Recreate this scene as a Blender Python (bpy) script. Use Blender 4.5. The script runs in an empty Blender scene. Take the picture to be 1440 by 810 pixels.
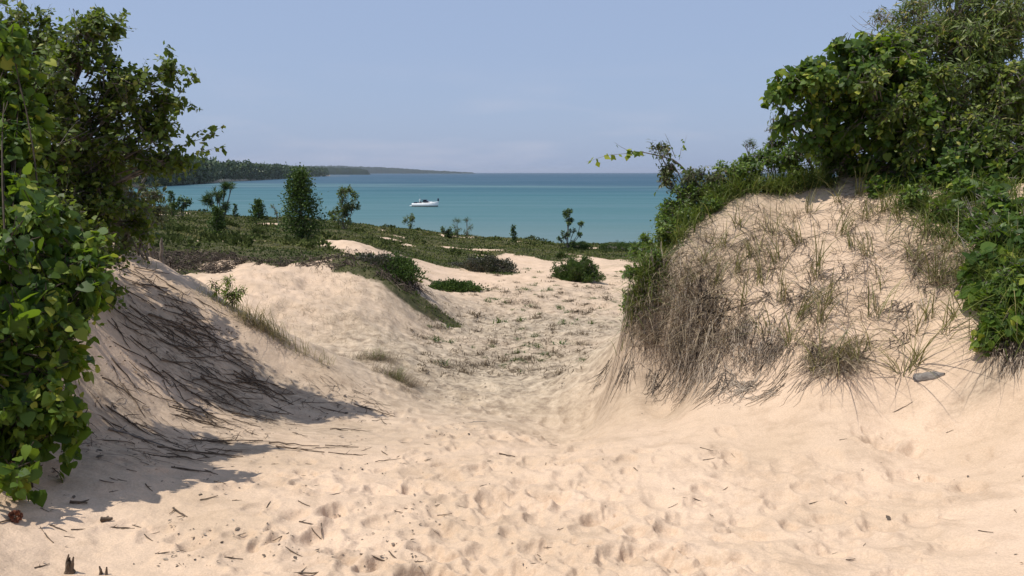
import bpy, math, random
import numpy as np
from math import radians as R
from mathutils import Vector, Matrix

# ---------------------------------------------------------------- camera, light, exposure
scene = bpy.context.scene
COL = scene.collection
PITCH = R(8.25)
F_PX = 1120.0
CAM_Z = 1.6
LAKE_Z = -9.5
cam_data = bpy.data.cameras.new('camera')
cam_data.lens = F_PX / 1440 * 36
cam_data.sensor_width = 36
cam_data.clip_start = 0.05
cam_data.clip_end = 90000
cam = bpy.data.objects.new('camera', cam_data)
cam.location = (0, 0, CAM_Z)
cam.rotation_euler = (R(90) - PITCH, 0, 0)
COL.objects.link(cam)
scene.camera = cam

SUN_DIR = Vector((-0.88, -0.22, 0)).normalized()
SUN_EL = R(64)
to_sun = Vector((SUN_DIR.x * math.cos(SUN_EL), SUN_DIR.y * math.cos(SUN_EL), math.sin(SUN_EL)))
sun_data = bpy.data.lights.new('sun', 'SUN')
sun_data.energy = 4.6
sun_data.angle = R(0.55)
sun_data.color = (1.0, 0.95, 0.87)
sun = bpy.data.objects.new('sun', sun_data)
sun.rotation_euler = to_sun.to_track_quat('Z', 'Y').to_euler()
COL.objects.link(sun)

world = bpy.data.worlds.new('World')
scene.world = world
world.use_nodes = True
wt = world.node_tree
wt.nodes.clear()
wo = wt.nodes.new('ShaderNodeOutputWorld')
bg = wt.nodes.new('ShaderNodeBackground')
bg.inputs['Strength'].default_value = 0.105
sky = wt.nodes.new('ShaderNodeTexSky')
sky.sky_type = 'NISHITA'
sky.sun_disc = False
sky.sun_elevation = SUN_EL
sky.sun_rotation = math.atan2(to_sun.x, to_sun.y)
sky.altitude = 0
sky.air_density = 1.0
sky.dust_density = 1.6
sky.ozone_density = 2.5
# hazy, slightly violet air: pull the clear sky towards an even pale tone
tint = wt.nodes.new('ShaderNodeMix')
tint.data_type = 'RGBA'; tint.blend_type = 'MIX'
tint.inputs[0].default_value = 0.74
tint.inputs[7].default_value = (3.75, 4.75, 7.0, 1)
# faint low cloud
tc = wt.nodes.new('ShaderNodeTexCoord')
mp = wt.nodes.new('ShaderNodeMapping'); mp.inputs['Scale'].default_value = (5, 5, 26)
cn = wt.nodes.new('ShaderNodeTexNoise'); cn.inputs['Scale'].default_value = 1.3; cn.inputs['Detail'].default_value = 5
cr = wt.nodes.new('ShaderNodeValToRGB')
cr.color_ramp.elements[0].position = 0.50; cr.color_ramp.elements[0].color = (0, 0, 0, 1)
cr.color_ramp.elements[1].position = 0.80; cr.color_ramp.elements[1].color = (.30, .30, .30, 1)
sepw = wt.nodes.new('ShaderNodeSeparateXYZ')
mr = wt.nodes.new('ShaderNodeMapRange')
mr.inputs[1].default_value = 0.015; mr.inputs[2].default_value = 0.14; mr.inputs[3].default_value = 1; mr.inputs[4].default_value = 0
mulc = wt.nodes.new('ShaderNodeMath'); mulc.operation = 'MULTIPLY'
cm = wt.nodes.new('ShaderNodeMix'); cm.data_type = 'RGBA'
cm.inputs[7].default_value = (7.0, 6.6, 7.2, 1)
L = wt.links.new
L(sky.outputs[0], tint.inputs[6])
L(tc.outputs['Generated'], mp.inputs[0]); L(mp.outputs[0], cn.inputs['Vector']); L(cn.outputs[0], cr.inputs[0])
L(tc.outputs['Generated'], sepw.inputs[0]); L(sepw.outputs[2], mr.inputs[0])
L(cr.outputs[0], mulc.inputs[0]); L(mr.outputs[0], mulc.inputs[1])
L(mulc.outputs[0], cm.inputs[0]); L(tint.outputs[2], cm.inputs[6]); L(cm.outputs[2], bg.inputs[0])
L(bg.outputs[0], wo.inputs[0])

scene.view_settings.view_transform = 'Standard'
scene.view_settings.look = 'None'
scene.view_settings.gamma = 1
scene.view_settings.use_curve_mapping = False
scene.view_settings.exposure = 0.0
scene.render.engine = 'CYCLES'
scene.cycles.max_bounces = 8
scene.cycles.transparent_max_bounces = 16
scene.cycles.volume_bounces = 0

# ---------------------------------------------------------------- helpers
rng = np.random.default_rng(7)
random.seed(7)
CP, SP = math.cos(PITCH), math.sin(PITCH)

def pdir(px, py):
    """direction of a photo pixel (1440 x 810), forward component 1"""
    x = (px - 720) / F_PX
    v = -(py - 405) / F_PX
    y = CP + v * SP
    z = -SP + v * CP
    return x / y, z / y            # per metre of forward distance

def P(px, py, Y):
    a, b = pdir(px, py)
    return np.array([a * Y, Y, CAM_Z + b * Y])

def _hash(ix, iy, seed):
    h = (ix.astype(np.int64) * 374761393 + iy.astype(np.int64) * 668265263 + seed * 1442695041) & 0xffffffff
    h = ((h ^ (h >> 13)) * 1274126177) & 0xffffffff
    h = (h ^ (h >> 16)) & 0xffffffff
    return h / 4294967295.0

def vnoise(x, y, seed=0):
    x = np.asarray(x, float); y = np.asarray(y, float)
    ix = np.floor(x); iy = np.floor(y)
    fx = x - ix; fy = y - iy
    fx = fx * fx * fx * (fx * (fx * 6 - 15) + 10); fy = fy * fy * fy * (fy * (fy * 6 - 15) + 10)
    a = _hash(ix, iy, seed); b = _hash(ix + 1, iy, seed); c = _hash(ix, iy + 1, seed); d = _hash(ix + 1, iy + 1, seed)
    return (a + (b - a) * fx) * (1 - fy) + (c + (d - c) * fx) * fy - 0.5

def fbm(x, y, oct=4, seed=0):
    s = 0; a = 1.0
    for k in range(oct):
        c, n = math.cos(0.7 * k + .3), math.sin(0.7 * k + .3)
        s = s + a * vnoise((x * c - y * n) * 2 ** k + 13.1 * k, (x * n + y * c) * 2 ** k - 7.7 * k, seed + k)
        a *= 0.5
    return s

def sstep(a, b, x):
    t = np.clip((x - a) / (b - a), 0, 1)
    return t * t * (3 - 2 * t)

def tag(o, label=None, cat=None, group=None, kind=None):
    if label: o['label'] = label
    if cat: o['category'] = cat
    if group: o['group'] = group
    if kind: o['kind'] = kind
    return o

def empty(name, loc):
    o = bpy.data.objects.new(name, None)
    o.empty_display_size = .1
    o.location = tuple(float(v) for v in loc)
    COL.objects.link(o)
    return o

def mesh_obj(name, verts, faces_list, mats, parent=None, smooth=False, attrs=None, mat_idx=None, origin=None):
    """faces_list: list of (n,k) int arrays. verts are world coordinates; origin = object location"""
    me = bpy.data.meshes.new(name)
    verts = np.asarray(verts, np.float64)
    org = np.zeros(3) if origin is None else np.asarray(origin, float)
    v = verts - org
    faces_list = [np.asarray(f, np.int32) for f in faces_list if len(f)]
    me.vertices.add(len(v)); me.vertices.foreach_set('co', v.astype(np.float32).ravel())
    loops = np.concatenate([f.ravel() for f in faces_list])
    tot = np.concatenate([np.full(len(f), f.shape[1], np.int32) for f in faces_list])
    start = np.concatenate([[0], np.cumsum(tot)[:-1]]).astype(np.int32)
    me.loops.add(len(loops)); me.loops.foreach_set('vertex_index', loops)
    me.polygons.add(len(tot)); me.polygons.foreach_set('loop_start', start); me.polygons.foreach_set('loop_total', tot)
    if mat_idx is not None: me.polygons.foreach_set('material_index', np.asarray(mat_idx, np.int32))
    if smooth: me.polygons.foreach_set('use_smooth', np.ones(len(tot), bool))
    if attrs:
        for k, a in attrs.items():
            at = me.attributes.new(k, 'FLOAT', 'POINT')
            at.data.foreach_set('value', np.asarray(a, np.float32))
    me.update(calc_edges=True)
    for m in (mats if isinstance(mats, (list, tuple)) else [mats]): me.materials.append(m)
    o = bpy.data.objects.new(name, me)
    COL.objects.link(o)
    if parent is not None:
        o.parent = parent
        o.location = tuple(float(q) for q in (org - np.array(parent.location)))
    else:
        o.location = tuple(float(q) for q in org)
    return o

# ---------------------------------------------------------------- materials
def newmat(name):
    m = bpy.data.materials.new(name); m.use_nodes = True
    t = m.node_tree; t.nodes.clear()
    return m, t, t.nodes.new, t.links.new

def ramp(t, stops, interp='LINEAR'):
    n = t.nodes.new('ShaderNodeValToRGB'); n.color_ramp.interpolation = interp
    e = n.color_ramp.elements
    while len(e) < len(stops): e.new(0.5)
    for k, (p, c) in enumerate(stops):
        e[k].position = p; e[k].color = (c[0], c[1], c[2], 1)
    return n

def leaf_mat(name, stops, trans=(.10, .20, .015), tf=0.35, rough=0.45, spec=0.35):
    m, t, N, L = newmat(name)
    out = N('ShaderNodeOutputMaterial'); p = N('ShaderNodeBsdfPrincipled'); tr = N('ShaderNodeBsdfTranslucent')
    mx = N('ShaderNodeMixShader'); at = N('ShaderNodeAttribute'); at.attribute_name = 'rnd'
    r = ramp(t, stops)
    L(at.outputs['Fac'], r.inputs[0]); L(r.outputs[0], p.inputs['Base Color'])
    p.inputs['Roughness'].default_value = rough
    p.inputs['Specular IOR Level'].default_value = spec
    mc = N('ShaderNodeMix'); mc.data_type = 'RGBA'; mc.blend_type = 'MULTIPLY'; mc.inputs[0].default_value = 1
    mul = N('ShaderNodeMix'); mul.data_type = 'RGBA'; mul.inputs[0].default_value = .6
    mul.inputs[7].default_value = (*trans, 1)
    L(r.outputs[0], mul.inputs[6]); L(mul.outputs[2], tr.inputs[0])
    mx.inputs[0].default_value = tf
    L(p.outputs[0], mx.inputs[1]); L(tr.outputs[0], mx.inputs[2]); L(mx.outputs[0], out.inputs[0])
    return m

def plain_mat(name, stops, scale=8, rough=0.85, bump=0.0, bscale=40, spec=0.2, attr=None, metallic=0, stretch=(1, 1, 1)):
    m, t, N, L = newmat(name)
    out = N('ShaderNodeOutputMaterial'); p = N('ShaderNodeBsdfPrincipled')
    tc = N('ShaderNodeTexCoord'); mp = N('ShaderNodeMapping'); mp.inputs['Scale'].default_value = stretch
    L(tc.outputs['Object'], mp.inputs[0])
    r = ramp(t, stops)
    if attr:
        a = N('ShaderNodeAttribute'); a.attribute_name = attr; L(a.outputs['Fac'], r.inputs[0])
    else:
        n = N('ShaderNodeTexNoise'); n.inputs['Scale'].default_value = scale; n.inputs['Detail'].default_value = 4
        L(mp.outputs[0], n.inputs['Vector']); L(n.outputs[0], r.inputs[0])
    L(r.outputs[0], p.inputs['Base Color'])
    p.inputs['Roughness'].default_value = rough
    p.inputs['Specular IOR Level'].default_value = spec
    p.inputs['Metallic'].default_value = metallic
    if bump:
        n2 = N('ShaderNodeTexNoise'); n2.inputs['Scale'].default_value = bscale; n2.inputs['Detail'].default_value = 4
        L(mp.outputs[0], n2.inputs['Vector'])
        b = N('ShaderNodeBump'); b.inputs['Strength'].default_value = bump; b.inputs['Distance'].default_value = 0.02
        L(n2.outputs[0], b.inputs['Height']); L(b.outputs[0], p.inputs['Normal'])
    L(p.outputs[0], out.inputs[0])
    return m

# ---------------------------------------------------------------- the ground
CTRL = [
 # px, py, Y   : the sandy saddle we stand on
 (720,810,4.17),(400,810,4.15),(1050,810,4.1),(0,810,4.05),(1440,810,3.8),
 (720,700,5.85),(400,700,5.8),(1050,700,5.65),(1440,690,4.9),(200,700,5.5),(0,690,5.1),
 (720,640,7.3),(560,600,9.0),(720,600,9.0),(860,620,7.6),(1000,640,6.6),(1200,620,6.4),(1440,600,6.0),
 # hollow
 (700,560,11.2),(620,560,11.0),(790,552,11.2),(700,520,13.8),(780,500,15.2),(640,500,15.0),(700,475,17.5),(820,470,18),
 (760,450,21),(680,430,24.5),(800,430,25),(740,410,29),(840,410,30),(760,390,35),(860,392,37),(660,398,32),(600,400,29.5),
 (680,384,37),(720,372,42),(620,372,38),(800,372,43),(860,372,44),
 # vegetated plateau and its far lip
 (560,350,42),(620,350,50),(700,352,52),(780,357,52),(860,358,54),(930,358,55),
 (560,332,56),(640,338,60),(740,344,62),(810,350,64),(880,350,64),(940,348,64),
 (520,320,72),(600,328,72),(680,336,70),(740,340,70),(800,347,70),(870,346,72),(930,347,72),
 (430,345,31),(430,330,44),(430,316,60),(430,311,74),(500,343,32),(480,330,46),
 (300,345,29),(360,342,29),(300,322,46),(300,304,72),(360,308,74),(240,342,26),(230,312,50),(220,292,80),(160,340,24),(160,300,60),(100,290,85),
 # sandy face left of centre
 (350,374,20),(430,366,21),(520,366,20.5),(380,400,17.4),(450,400,18.2),(540,400,18.6),(480,440,16),(560,450,16.8),(450,475,14.6),(550,485,14.6),(600,455,18),
 (620,440,19.5),(590,425,19.2),(640,456,19.5),
 # cut bank below the plateau at left
 (220,348,25),(300,362,21.5),(240,380,20.5),
 # left bank: crest line
 (170,345,10.8),(200,355,10.7),(250,385,10.6),(300,415,10.5),(350,447,10.5),(400,475,10.5),(450,500,10.6),(500,522,10.7),(545,536,10.9),(590,552,11.0),
 # left bank: near face
 (100,360,9.2),(60,330,8.6),(0,300,8.0),(150,420,8.8),(150,500,7.7),(100,600,6.4),(0,560,6.0),(0,450,6.6),(220,450,9.3),(250,520,8.6),(220,580,7.6),
 (320,500,9.5),(330,560,8.8),(300,620,7.5),(400,560,9.4),(430,610,8.2),(500,570,9.6),(500,640,7.4),(300,660,6.6),(150,640,6.1),
 # right mound: foot
 (820,540,11.0),(860,505,11.0),(850,560,9.9),(900,575,8.8),(1000,585,7.7),(1100,585,7.3),(1250,580,7.0),(1350,575,6.6),(1440,545,6.4),
 # right mound: face
 (880,480,10.2),(880,440,10.15),(895,400,10.25),(920,370,10.3),(930,500,9.4),(950,420,9.5),(960,540,8.9),(1000,480,8.75),(1000,400,9.3),(1000,340,9.9),(1040,280,10.6),
 (950,330,10.7),(985,305,10.8),
 (1060,530,8.1),(1080,450,8.5),(1100,380,9.1),(1100,310,10.0),(1150,268,10.8),(1160,340,9.3),(1160,420,8.4),(1160,500,7.7),
 (1250,480,7.6),(1250,400,8.3),(1250,320,9.3),(1215,247,11.0),(1270,258,10.5),(1085,272,10.8),(1340,270,9.6),(1340,340,8.6),(1340,420,7.7),(1340,500,7.1),(1440,300,8.6),(1440,400,7.2),(1440,480,6.7),
]
EXTRA = [  # (px, Y, z)
 (720,0.8,-0.05),(0,0.8,-.02),(1440,.8,-.02),(720,2.2,-0.3),(300,2.2,-.28),(1100,2.2,-.28),(0,2.2,-.22),(1440,2.2,-.25),
 # behind the left bank
 (200,14,-.7),(300,14,-.95),(380,13,-1.35),(450,12.6,-1.35),(100,13,.3),(0,12,.9),(250,18,-.75),(100,20,0),
 # behind the mound
 (900,13.5,-1.1),(950,13,-.4),(1000,14,-.2),(1100,13.5,.8),(1200,14,.9),(1350,13,1.3),(900,18,-2.0),(1000,19,-1.7),(1150,20,-1.0),(1350,20,-.3),(1000,28,-2.7),(1300,30,-2.5),
 (1100,45,-3.2),(1400,45,-3.1),(1100,70,-4.4),(1400,70,-4.5),
 # seaward slope and lake bed
 (0,110,-2.5),(100,110,-3.3),(220,108,-4.5),(300,98,-5.2),(430,96,-6.2),(520,90,-6.2),(600,86,-6.2),(700,84,-6.2),(800,84,-6.2),(900,86,-6.2),(1100,90,-6.4),(1400,90,-6.4),
 (220,135,-9),(430,122,-9.8),(600,112,-10),(800,110,-10),(1000,112,-10),(1400,114,-10),(0,160,-9.2),
 (0,260,-13),(300,220,-13.5),(600,180,-13.5),(900,180,-13.5),(1400,180,-13.5),
]
pts = []
for px, py, Y in CTRL:
    q = P(px, py, Y); pts.append(q)
for px, Y, z in EXTRA:
    pts.append(np.array([(px - 720) / F_PX * Y, Y, z]))
pts = np.array(pts)
def tocoord(x, y):
    th = np.arctan2(x, y); r = np.hypot(x, y)
    return th, r
cth, cr_ = tocoord(pts[:, 0], pts[:, 1])
cu = np.stack([cth * 1.0, np.log(cr_) * 0.62], 1)
def tps_k(d2):
    return np.where(d2 > 1e-12, 0.5 * d2 * np.log(np.maximum(d2, 1e-12)), 0)
n_ = len(pts)
d2 = ((cu[:, None] - cu[None]) ** 2).sum(-1)
A_ = tps_k(d2) + np.eye(n_) * 2e-5
Pm = np.concatenate([np.ones((n_, 1)), cu], 1)
M_ = np.block([[A_, Pm], [Pm.T, np.zeros((3, 3))]])
sol = np.linalg.solve(M_, np.concatenate([pts[:, 2], np.zeros(3)]))
W_, C_ = sol[:n_], sol[n_:]

def hbase(x, y):
    sh = np.shape(x)
    x = np.ravel(np.asarray(x, float)); y = np.ravel(np.asarray(y, float))
    th, r = tocoord(x, y)
    ath = np.abs(th)
    thc = np.clip(th, -0.66, 0.66)
    rc = np.clip(r, 0.8, 170)
    out = np.empty(len(x))
    uu = np.stack([thc, np.log(rc) * 0.62], 1)
    for k in range(0, len(x), 40000):
        s = slice(k, k + 40000)
        dd = ((uu[s, None, :] - cu[None]) ** 2).sum(-1)
        out[s] = tps_k(dd) @ W_ + C_[0] + uu[s] @ C_[1:]
    far = sstep(140, 170, r)
    out = out * (1 - far) + far * np.minimum(out, -13.5)
    back = sstep(0.75, 1.6, ath)
    hb = 0.6 + 1.2 * fbm(x / 30, y / 30, 3, 55) + 0.2 * fbm(x / 4, y / 4, 2, 56)
    hb = hb * sstep(1.0, 8.0, r)
    out = out * (1 - back) + hb * back
    near = sstep(0.0, 0.9, r)
    return (out * near).reshape(sh)

def march(hf, px, py, y0=2.0, y1=200, n=500):
    a, b = pdir(px, py)
    Y = np.exp(np.linspace(math.log(y0), math.log(y1), n))
    z = CAM_Z + b * Y
    h = hf(a * Y, Y)
    below = np.nonzero(z < h)[0]
    if not len(below): k = n - 1
    else: k = below[0]
    if k == 0: Yh = Y[0]
    else:
        d0 = z[k - 1] - h[k - 1]; d1 = z[k] - h[k]
        Yh = Y[k - 1] + (Y[k] - Y[k - 1]) * d0 / max(1e-9, d0 - d1) if len(below) else Y[k]
    return np.array([a * Yh, Yh, CAM_Z + b * Yh])

# regions, as blobs on the ground found once from where they lie in the photograph
def blob_list(lst, scale=1.0):
    out = []
    for px, py, rx, ry, s in lst:
        q = march(hbase, px, py)
        out.append((q[0], q[1], rx * scale, ry * scale, s))
    return out
def blobs(x, y, lst):
    m = np.zeros(np.shape(x))
    for cx, cy, rx, ry, s in lst:
        m = np.maximum(m, s * np.exp(-(((x - cx) / rx) ** 2 + ((y - cy) / ry) ** 2) ** 1.5))
    return m
SANDB = blob_list([(505,345,1.5,2.2,1),(470,342,1.0,1.2,1),(345,340,1.0,.9,1),(375,342,.5,.6,.9),(290,341,.8,.5,.8),(620,384,2.4,3,1),(585,375,1.0,2,.9),(680,352,1.6,.8,.8),(640,350,1.3,.6,.7),
   (735,372,1.6,4,1),(715,360,.5,2,.7),(780,378,2.4,4,1),(860,375,2.0,6,1),(700,372,1.6,1.6,.8),(590,342,.8,.8,.4),(560,333,.8,1.0,.5),(235,303,2,1.0,.8),(270,310,1.2,.6,.8),(375,315,1.2,.8,.7),
   (660,337,1.4,1.2,.6),(690,338,2.2,1.5,.9),(775,346,1.6,1.0,.9),(790,344,.8,1.0,.7),(560,338,.5,.5,.4),(860,372,1.2,.7,.6),(575,346,.6,1.2,.6)], 1.25)
VEGB = blob_list([(640,402,1.0,.8,1),(690,408,1.2,.7,.45),(600,392,.9,.5,.6),(545,385,.55,1.2,.9),(565,405,.5,1.0,1),(590,428,.55,.8,.95),(615,442,.6,.45,.85),(635,450,.5,.3,.7),(530,372,.8,1.0,.9),(400,362,2.0,1.0,.8),(300,352,1.8,1.5,1),(230,352,1.5,1.5,1),(500,362,1.4,.9,.9),(820,392,1.2,1.0,.5)])
COARSEB = blob_list([(700,520,4.2,4.5,1),(760,460,4.5,5,1),(690,440,4,4,.7),(640,540,2.0,2,.6),(800,420,4,5,.5)])
LITTB = blob_list([(330,560,.9,.45,1),(250,500,1.0,.6,.9),(380,540,.8,.35,.9),(200,460,1.0,.6,.9),(420,600,1.0,.5,.6),(150,560,.9,.5,.8),(300,610,.9,.5,.6),(100,620,.7,.5,.8),(480,620,.8,.5,.35),(270,640,.7,.4,.5),
   (930,480,.9,.55,.55),(1000,520,.6,.3,.45),(900,430,.5,.4,.5),(880,490,.4,.4,.5),(1000,400,.6,.4,.2),(1330,520,1.0,.25,.2),(1420,500,.5,.2,.9),(1240,265,.3,.2,.8),(1180,520,.3,.1,.8),(960,350,.6,.5,.6),(1350,380,.35,.35,.6)])
BOUNDX = np.array([-90,0,200,340,400,520,560,600,700,780,860,930,1100,1500.]) 
BOUNDY = np.array([18,18,19.5,20.6,21.2,21.0,25,35,37,39,40,40,40,38.])
def vegmask(x, y):
    px = 720 + F_PX * x / np.maximum(y, 0.1)
    b = np.interp(px, BOUNDX, BOUNDY)
    w = fbm(x / 2.2, y / 3.5, 4, 21)
    m = sstep(-1.2, 1.2, y - b + w * 5)
    m = m * (1 - np.clip(1.25 * blobs(x + .8 * fbm(x * .9, y * .5, 3, 5), y + fbm(x * .7, y * .4, 3, 6), SANDB), 0, 1))
    # little bare openings
    m = m * (1 - 0.8 * sstep(0.36, 0.5, fbm(x / 3.0, y / 4.5, 3, 77)))
    m = np.maximum(m, blobs(x + .3 * fbm(x * 2, y * 2, 2, 8), y, VEGB))
    return np.clip(m, 0, 1)

# polar grid round the camera, fine where the photograph looks
TH = np.concatenate([np.linspace(-math.pi, -0.70, 70)[:-1], np.linspace(-0.70, -0.60, 24)[:-1], np.linspace(-0.60, 0.60, 800), np.linspace(0.60, 0.70, 24)[1:], np.linspace(0.70, math.pi, 70)[1:]])
RR = np.concatenate([[0.0], np.exp(np.linspace(math.log(.3), math.log(3.2), 40))[:-1], np.exp(np.linspace(math.log(3.2), math.log(14), 470))[:-1], np.exp(np.linspace(math.log(14), math.log(125), 380))[:-1], np.exp(np.linspace(math.log(125), math.log(30000), 60))])
nth, nr = len(TH), len(RR)
TG, RG = np.meshgrid(TH, RR, indexing='ij')
XG = RG * np.sin(TG); YG = RG * np.cos(TG)
HG = hbase(XG, YG)
VM = vegmask(XG, YG) * (np.abs(TG) < 1.2) * (RG < 135)
VM = VM * sstep(LAKE_Z + .4, LAKE_Z + 1.6, HG)
fr = RG < 16
dmp = sstep(0.3, 2.0, RG)
# soft undulation everywhere, hummocks under the ground cover
HG = HG + dmp * (0.085 * fbm(XG / 1.9, YG / 1.9, 3, 1) * (RG < 60) * (1 - .4 * sstep(10, 60, RG)))
HG = HG + VM * sstep(18, 28, RG) * (0.16 + .16 * sstep(30, 60, RG)) * (fbm(XG / 3.0, YG / 2.2, 4, 31) * 1.3) 
HG = HG + sstep(12, 20, RG) * sstep(130, 90, RG) * (1 - VM) * 0.16 * fbm(XG / 1.6, YG / 1.6, 4, 41)
# trodden sand
tread = dmp * sstep(20, 9, RG)
soft = 1 - .45 * sstep(1.0, 2.5, XG)           # smoother, wind-blown sand on the right
HG = HG + tread * soft * (0.030 * fbm(XG / .50, YG / .40, 3, 2) + 0.016 * fbm(XG / .12, YG / .10, 2, 3))
HG = HG - tread * soft * 0.016 * np.abs(vnoise(XG / .55 + .3 * vnoise(XG * 2, YG * 2, 91), YG / .33, 92)) 
# hollow floor: pebbly small relief
cz = sstep(10.0, 12.0, RG) * sstep(38, 26, RG)
HG = HG + cz * (0.085 * fbm(XG / .30, YG / .40, 3, 12))
# footprints
def dent(cx, cy, a, b, ang, dep, rim):
    r = math.hypot(cx, cy); th = math.atan2(cx, cy)
    e = max(a, b) * 2.0
    i0, i1 = np.searchsorted(TH, [th - e / r, th + e / r]); j0, j1 = np.searchsorted(RR, [r - e, r + e])
    if i1 <= i0 or j1 <= j0: return
    X = XG[i0:i1, j0:j1] - cx; Y = YG[i0:i1, j0:j1] - cy
    c, s = math.cos(ang), math.sin(ang)
    u = (X * c + Y * s) / a; v = (-X * s + Y * c) / b
    q = np.sqrt(u * u + v * v) * (1 + .7 * vnoise((X + cx) * 7, (Y + cy) * 7, 17) + .2 * vnoise((X + cx) * 25, (Y + cy) * 25, 18))
    HG[i0:i1, j0:j1] += -dep * np.exp(-q ** 4) * (1 + .45 * v) + rim * np.exp(-((q - 1.22) / .30) ** 2) * (1 - .4 * u)
drng = np.random.default_rng(11)
for k in range(950):
    cy = 3.0 + 9.5 * drng.random() ** 1.15
    cx = drng.normal(0.0, 0.33) * cy + .02 * cy
    if cx > .30 * cy and drng.random() < .55: continue
    if cx < -.36 * cy: continue
    if cy > 7.2 and cx > .11 * cy: continue
    if cy > 7.0 and cx < -.18 * cy: continue
    ang = drng.normal(0, .5)
    s = drng.uniform(.7, 1.7)
    dep = drng.uniform(.007, .020) * (0.8 if cx > .8 else 1)
    dent(cx, cy, .065 * s, .115 * s, ang, dep, dep * .5)
for k in range(420):
    cy = 3.2 + 6.0 * drng.random(); cx = drng.uniform(-.55, .62) * cy
    if cx < -.34 * cy and cy > 5: continue
    if cy > 6.6 and abs(cx) > .12 * cy: continue
    s = drng.uniform(.8, 1.6); dp = drng.uniform(.014, .030)
    dent(cx, cy, .085 * s, .13 * s, drng.normal(0, .8), dp, dp * .35)
for px, py, s in [(910,790,2.0),(760,770,1.2),(1035,795,1.5),(822,765,1.2),(1160,725,1.3),(1350,770,1.6),(865,715,1.0),(1100,700,1.2),(1020,612,1.1),(700,720,1.2),(480,770,1.3),(560,790,1.3),(470,735,1.1),(330,690,1.3),(240,670,1.3),(880,650,1.0),(905,638,1.0),(1200,700,1.0)]:
    q = march(hbase, px, py); dent(q[0], q[1], .085 * s, .12 * s, drng.normal(0, .6), .032, .010)

def ground(x, y):
    x = np.asarray(x, float); y = np.asarray(y, float)
    th = np.arctan2(x, y); r = np.hypot(x, y)
    fi = np.interp(th, TH, np.arange(nth)); fj = np.interp(r, RR, np.arange(nr))
    i = np.clip(fi.astype(int), 0, nth - 2); j = np.clip(fj.astype(int), 0, nr - 2)
    a = fi - i; b = fj - j
    return (HG[i, j] * (1 - a) + HG[i + 1, j] * a) * (1 - b) + (HG[i, j + 1] * (1 - a) + HG[i + 1, j + 1] * a) * b

def veg_at(x, y):
    th = np.arctan2(x, y); r = np.hypot(x, y)
    i = np.clip(np.rint(np.interp(th, TH, np.arange(nth))).astype(int), 0, nth - 1); j = np.clip(np.rint(np.interp(r, RR, np.arange(nr))).astype(int), 0, nr - 1)
    return VM[i, j]

def hit(px, py, **k):
    return march(ground, px, py, **k)

def gnormal(x, y, e=.05):
    gx = (ground(x + e, y) - ground(x - e, y)) / (2 * e); gy = (ground(x, y + e) - ground(x, y - e)) / (2 * e)
    n = np.stack([-gx, -gy, np.ones_like(gx)], -1)
    return n / np.linalg.norm(n, axis=-1, keepdims=True)

def onground(x, y, dz=0.0):
    return np.array([x, y, float(ground(x, y)) + dz])

COARSE = blobs(XG, YG, COARSEB) * (RG < 60)
LITT = blobs(XG, YG, LITTB) * (RG < 60)
# sand material
m_sand, t, N, L = newmat('sand')
out = N('ShaderNodeOutputMaterial'); p = N('ShaderNodeBsdfPrincipled')
geo = N('ShaderNodeNewGeometry')
def noise(scale, detail=4, rough=.55, vec=None):
    n = N('ShaderNodeTexNoise'); n.inputs['Scale'].default_value = scale; n.inputs['Detail'].default_value = detail; n.inputs['Roughness'].default_value = rough
    L(vec or geo.outputs['Position'], n.inputs['Vector']); return n
def mixc(a, b, f, mode='MIX'):
    x = N('ShaderNodeMix'); x.data_type = 'RGBA'; x.blend_type = mode
    for s, k in ((a, 6), (b, 7)):
        if isinstance(s, tuple): x.inputs[k].default_value = (*s, 1)
        else: L(s, x.inputs[k])
    if isinstance(f, (int, float)): x.inputs[0].default_value = f
    else: L(f, x.inputs[0])
    return x.outputs[2]
def mth(op, a, b=None, c=None):
    x = N('ShaderNodeMath'); x.operation = op
    for k, s in enumerate((a, b, c)):
        if s is None: continue
        if isinstance(s, (int, float)): x.inputs[k].default_value = s
        else: L(s, x.inputs[k])
    return x.outputs[0]
def attr(n):
    x = N('ShaderNodeAttribute'); x.attribute_name = n; return x.outputs['Fac']
big = ramp(t, [(.35, (.545, .405, .285)), (.65, (.635, .475, .345))]); L(noise(1.1, 5).outputs[0], big.inputs[0])
fine = ramp(t, [(.3, (.80, .80, .79)), (.7, (1.10, 1.09, 1.08))]); L(noise(70, 4, .8).outputs[0], fine.inputs[0])
c = mixc(big.outputs[0], fine.outputs[0], 1.0, 'MULTIPLY')
pat = ramp(t, [(.50, (1, 1, 1)), (.64, (.86, .85, .84))]); L(noise(3.2, 6, .68).outputs[0], pat.inputs[0])
c = mixc(c, pat.outputs[0], 1.0, 'MULTIPLY')
# coarse, greyer gravelly sand of the hollow
cg = ramp(t, [(.36, (.14, .110, .080)), (.47, (.310, .250, .180)), (.62, (.500, .410, .300))]); L(noise(4.5, 6, .75).outputs[0], cg.inputs[0])
c = mixc(c, cg.outputs[0], mth('MULTIPLY', attr('coarse'), .95))
# litter-stained sand
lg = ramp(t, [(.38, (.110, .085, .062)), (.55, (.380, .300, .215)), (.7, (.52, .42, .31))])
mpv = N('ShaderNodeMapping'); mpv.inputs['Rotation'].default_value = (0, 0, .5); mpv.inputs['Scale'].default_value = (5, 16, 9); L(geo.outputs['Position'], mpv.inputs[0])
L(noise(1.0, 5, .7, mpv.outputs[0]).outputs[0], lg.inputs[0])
c = mixc(c, lg.outputs[0], mth('MULTIPLY', attr('litter'), .75))
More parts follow.
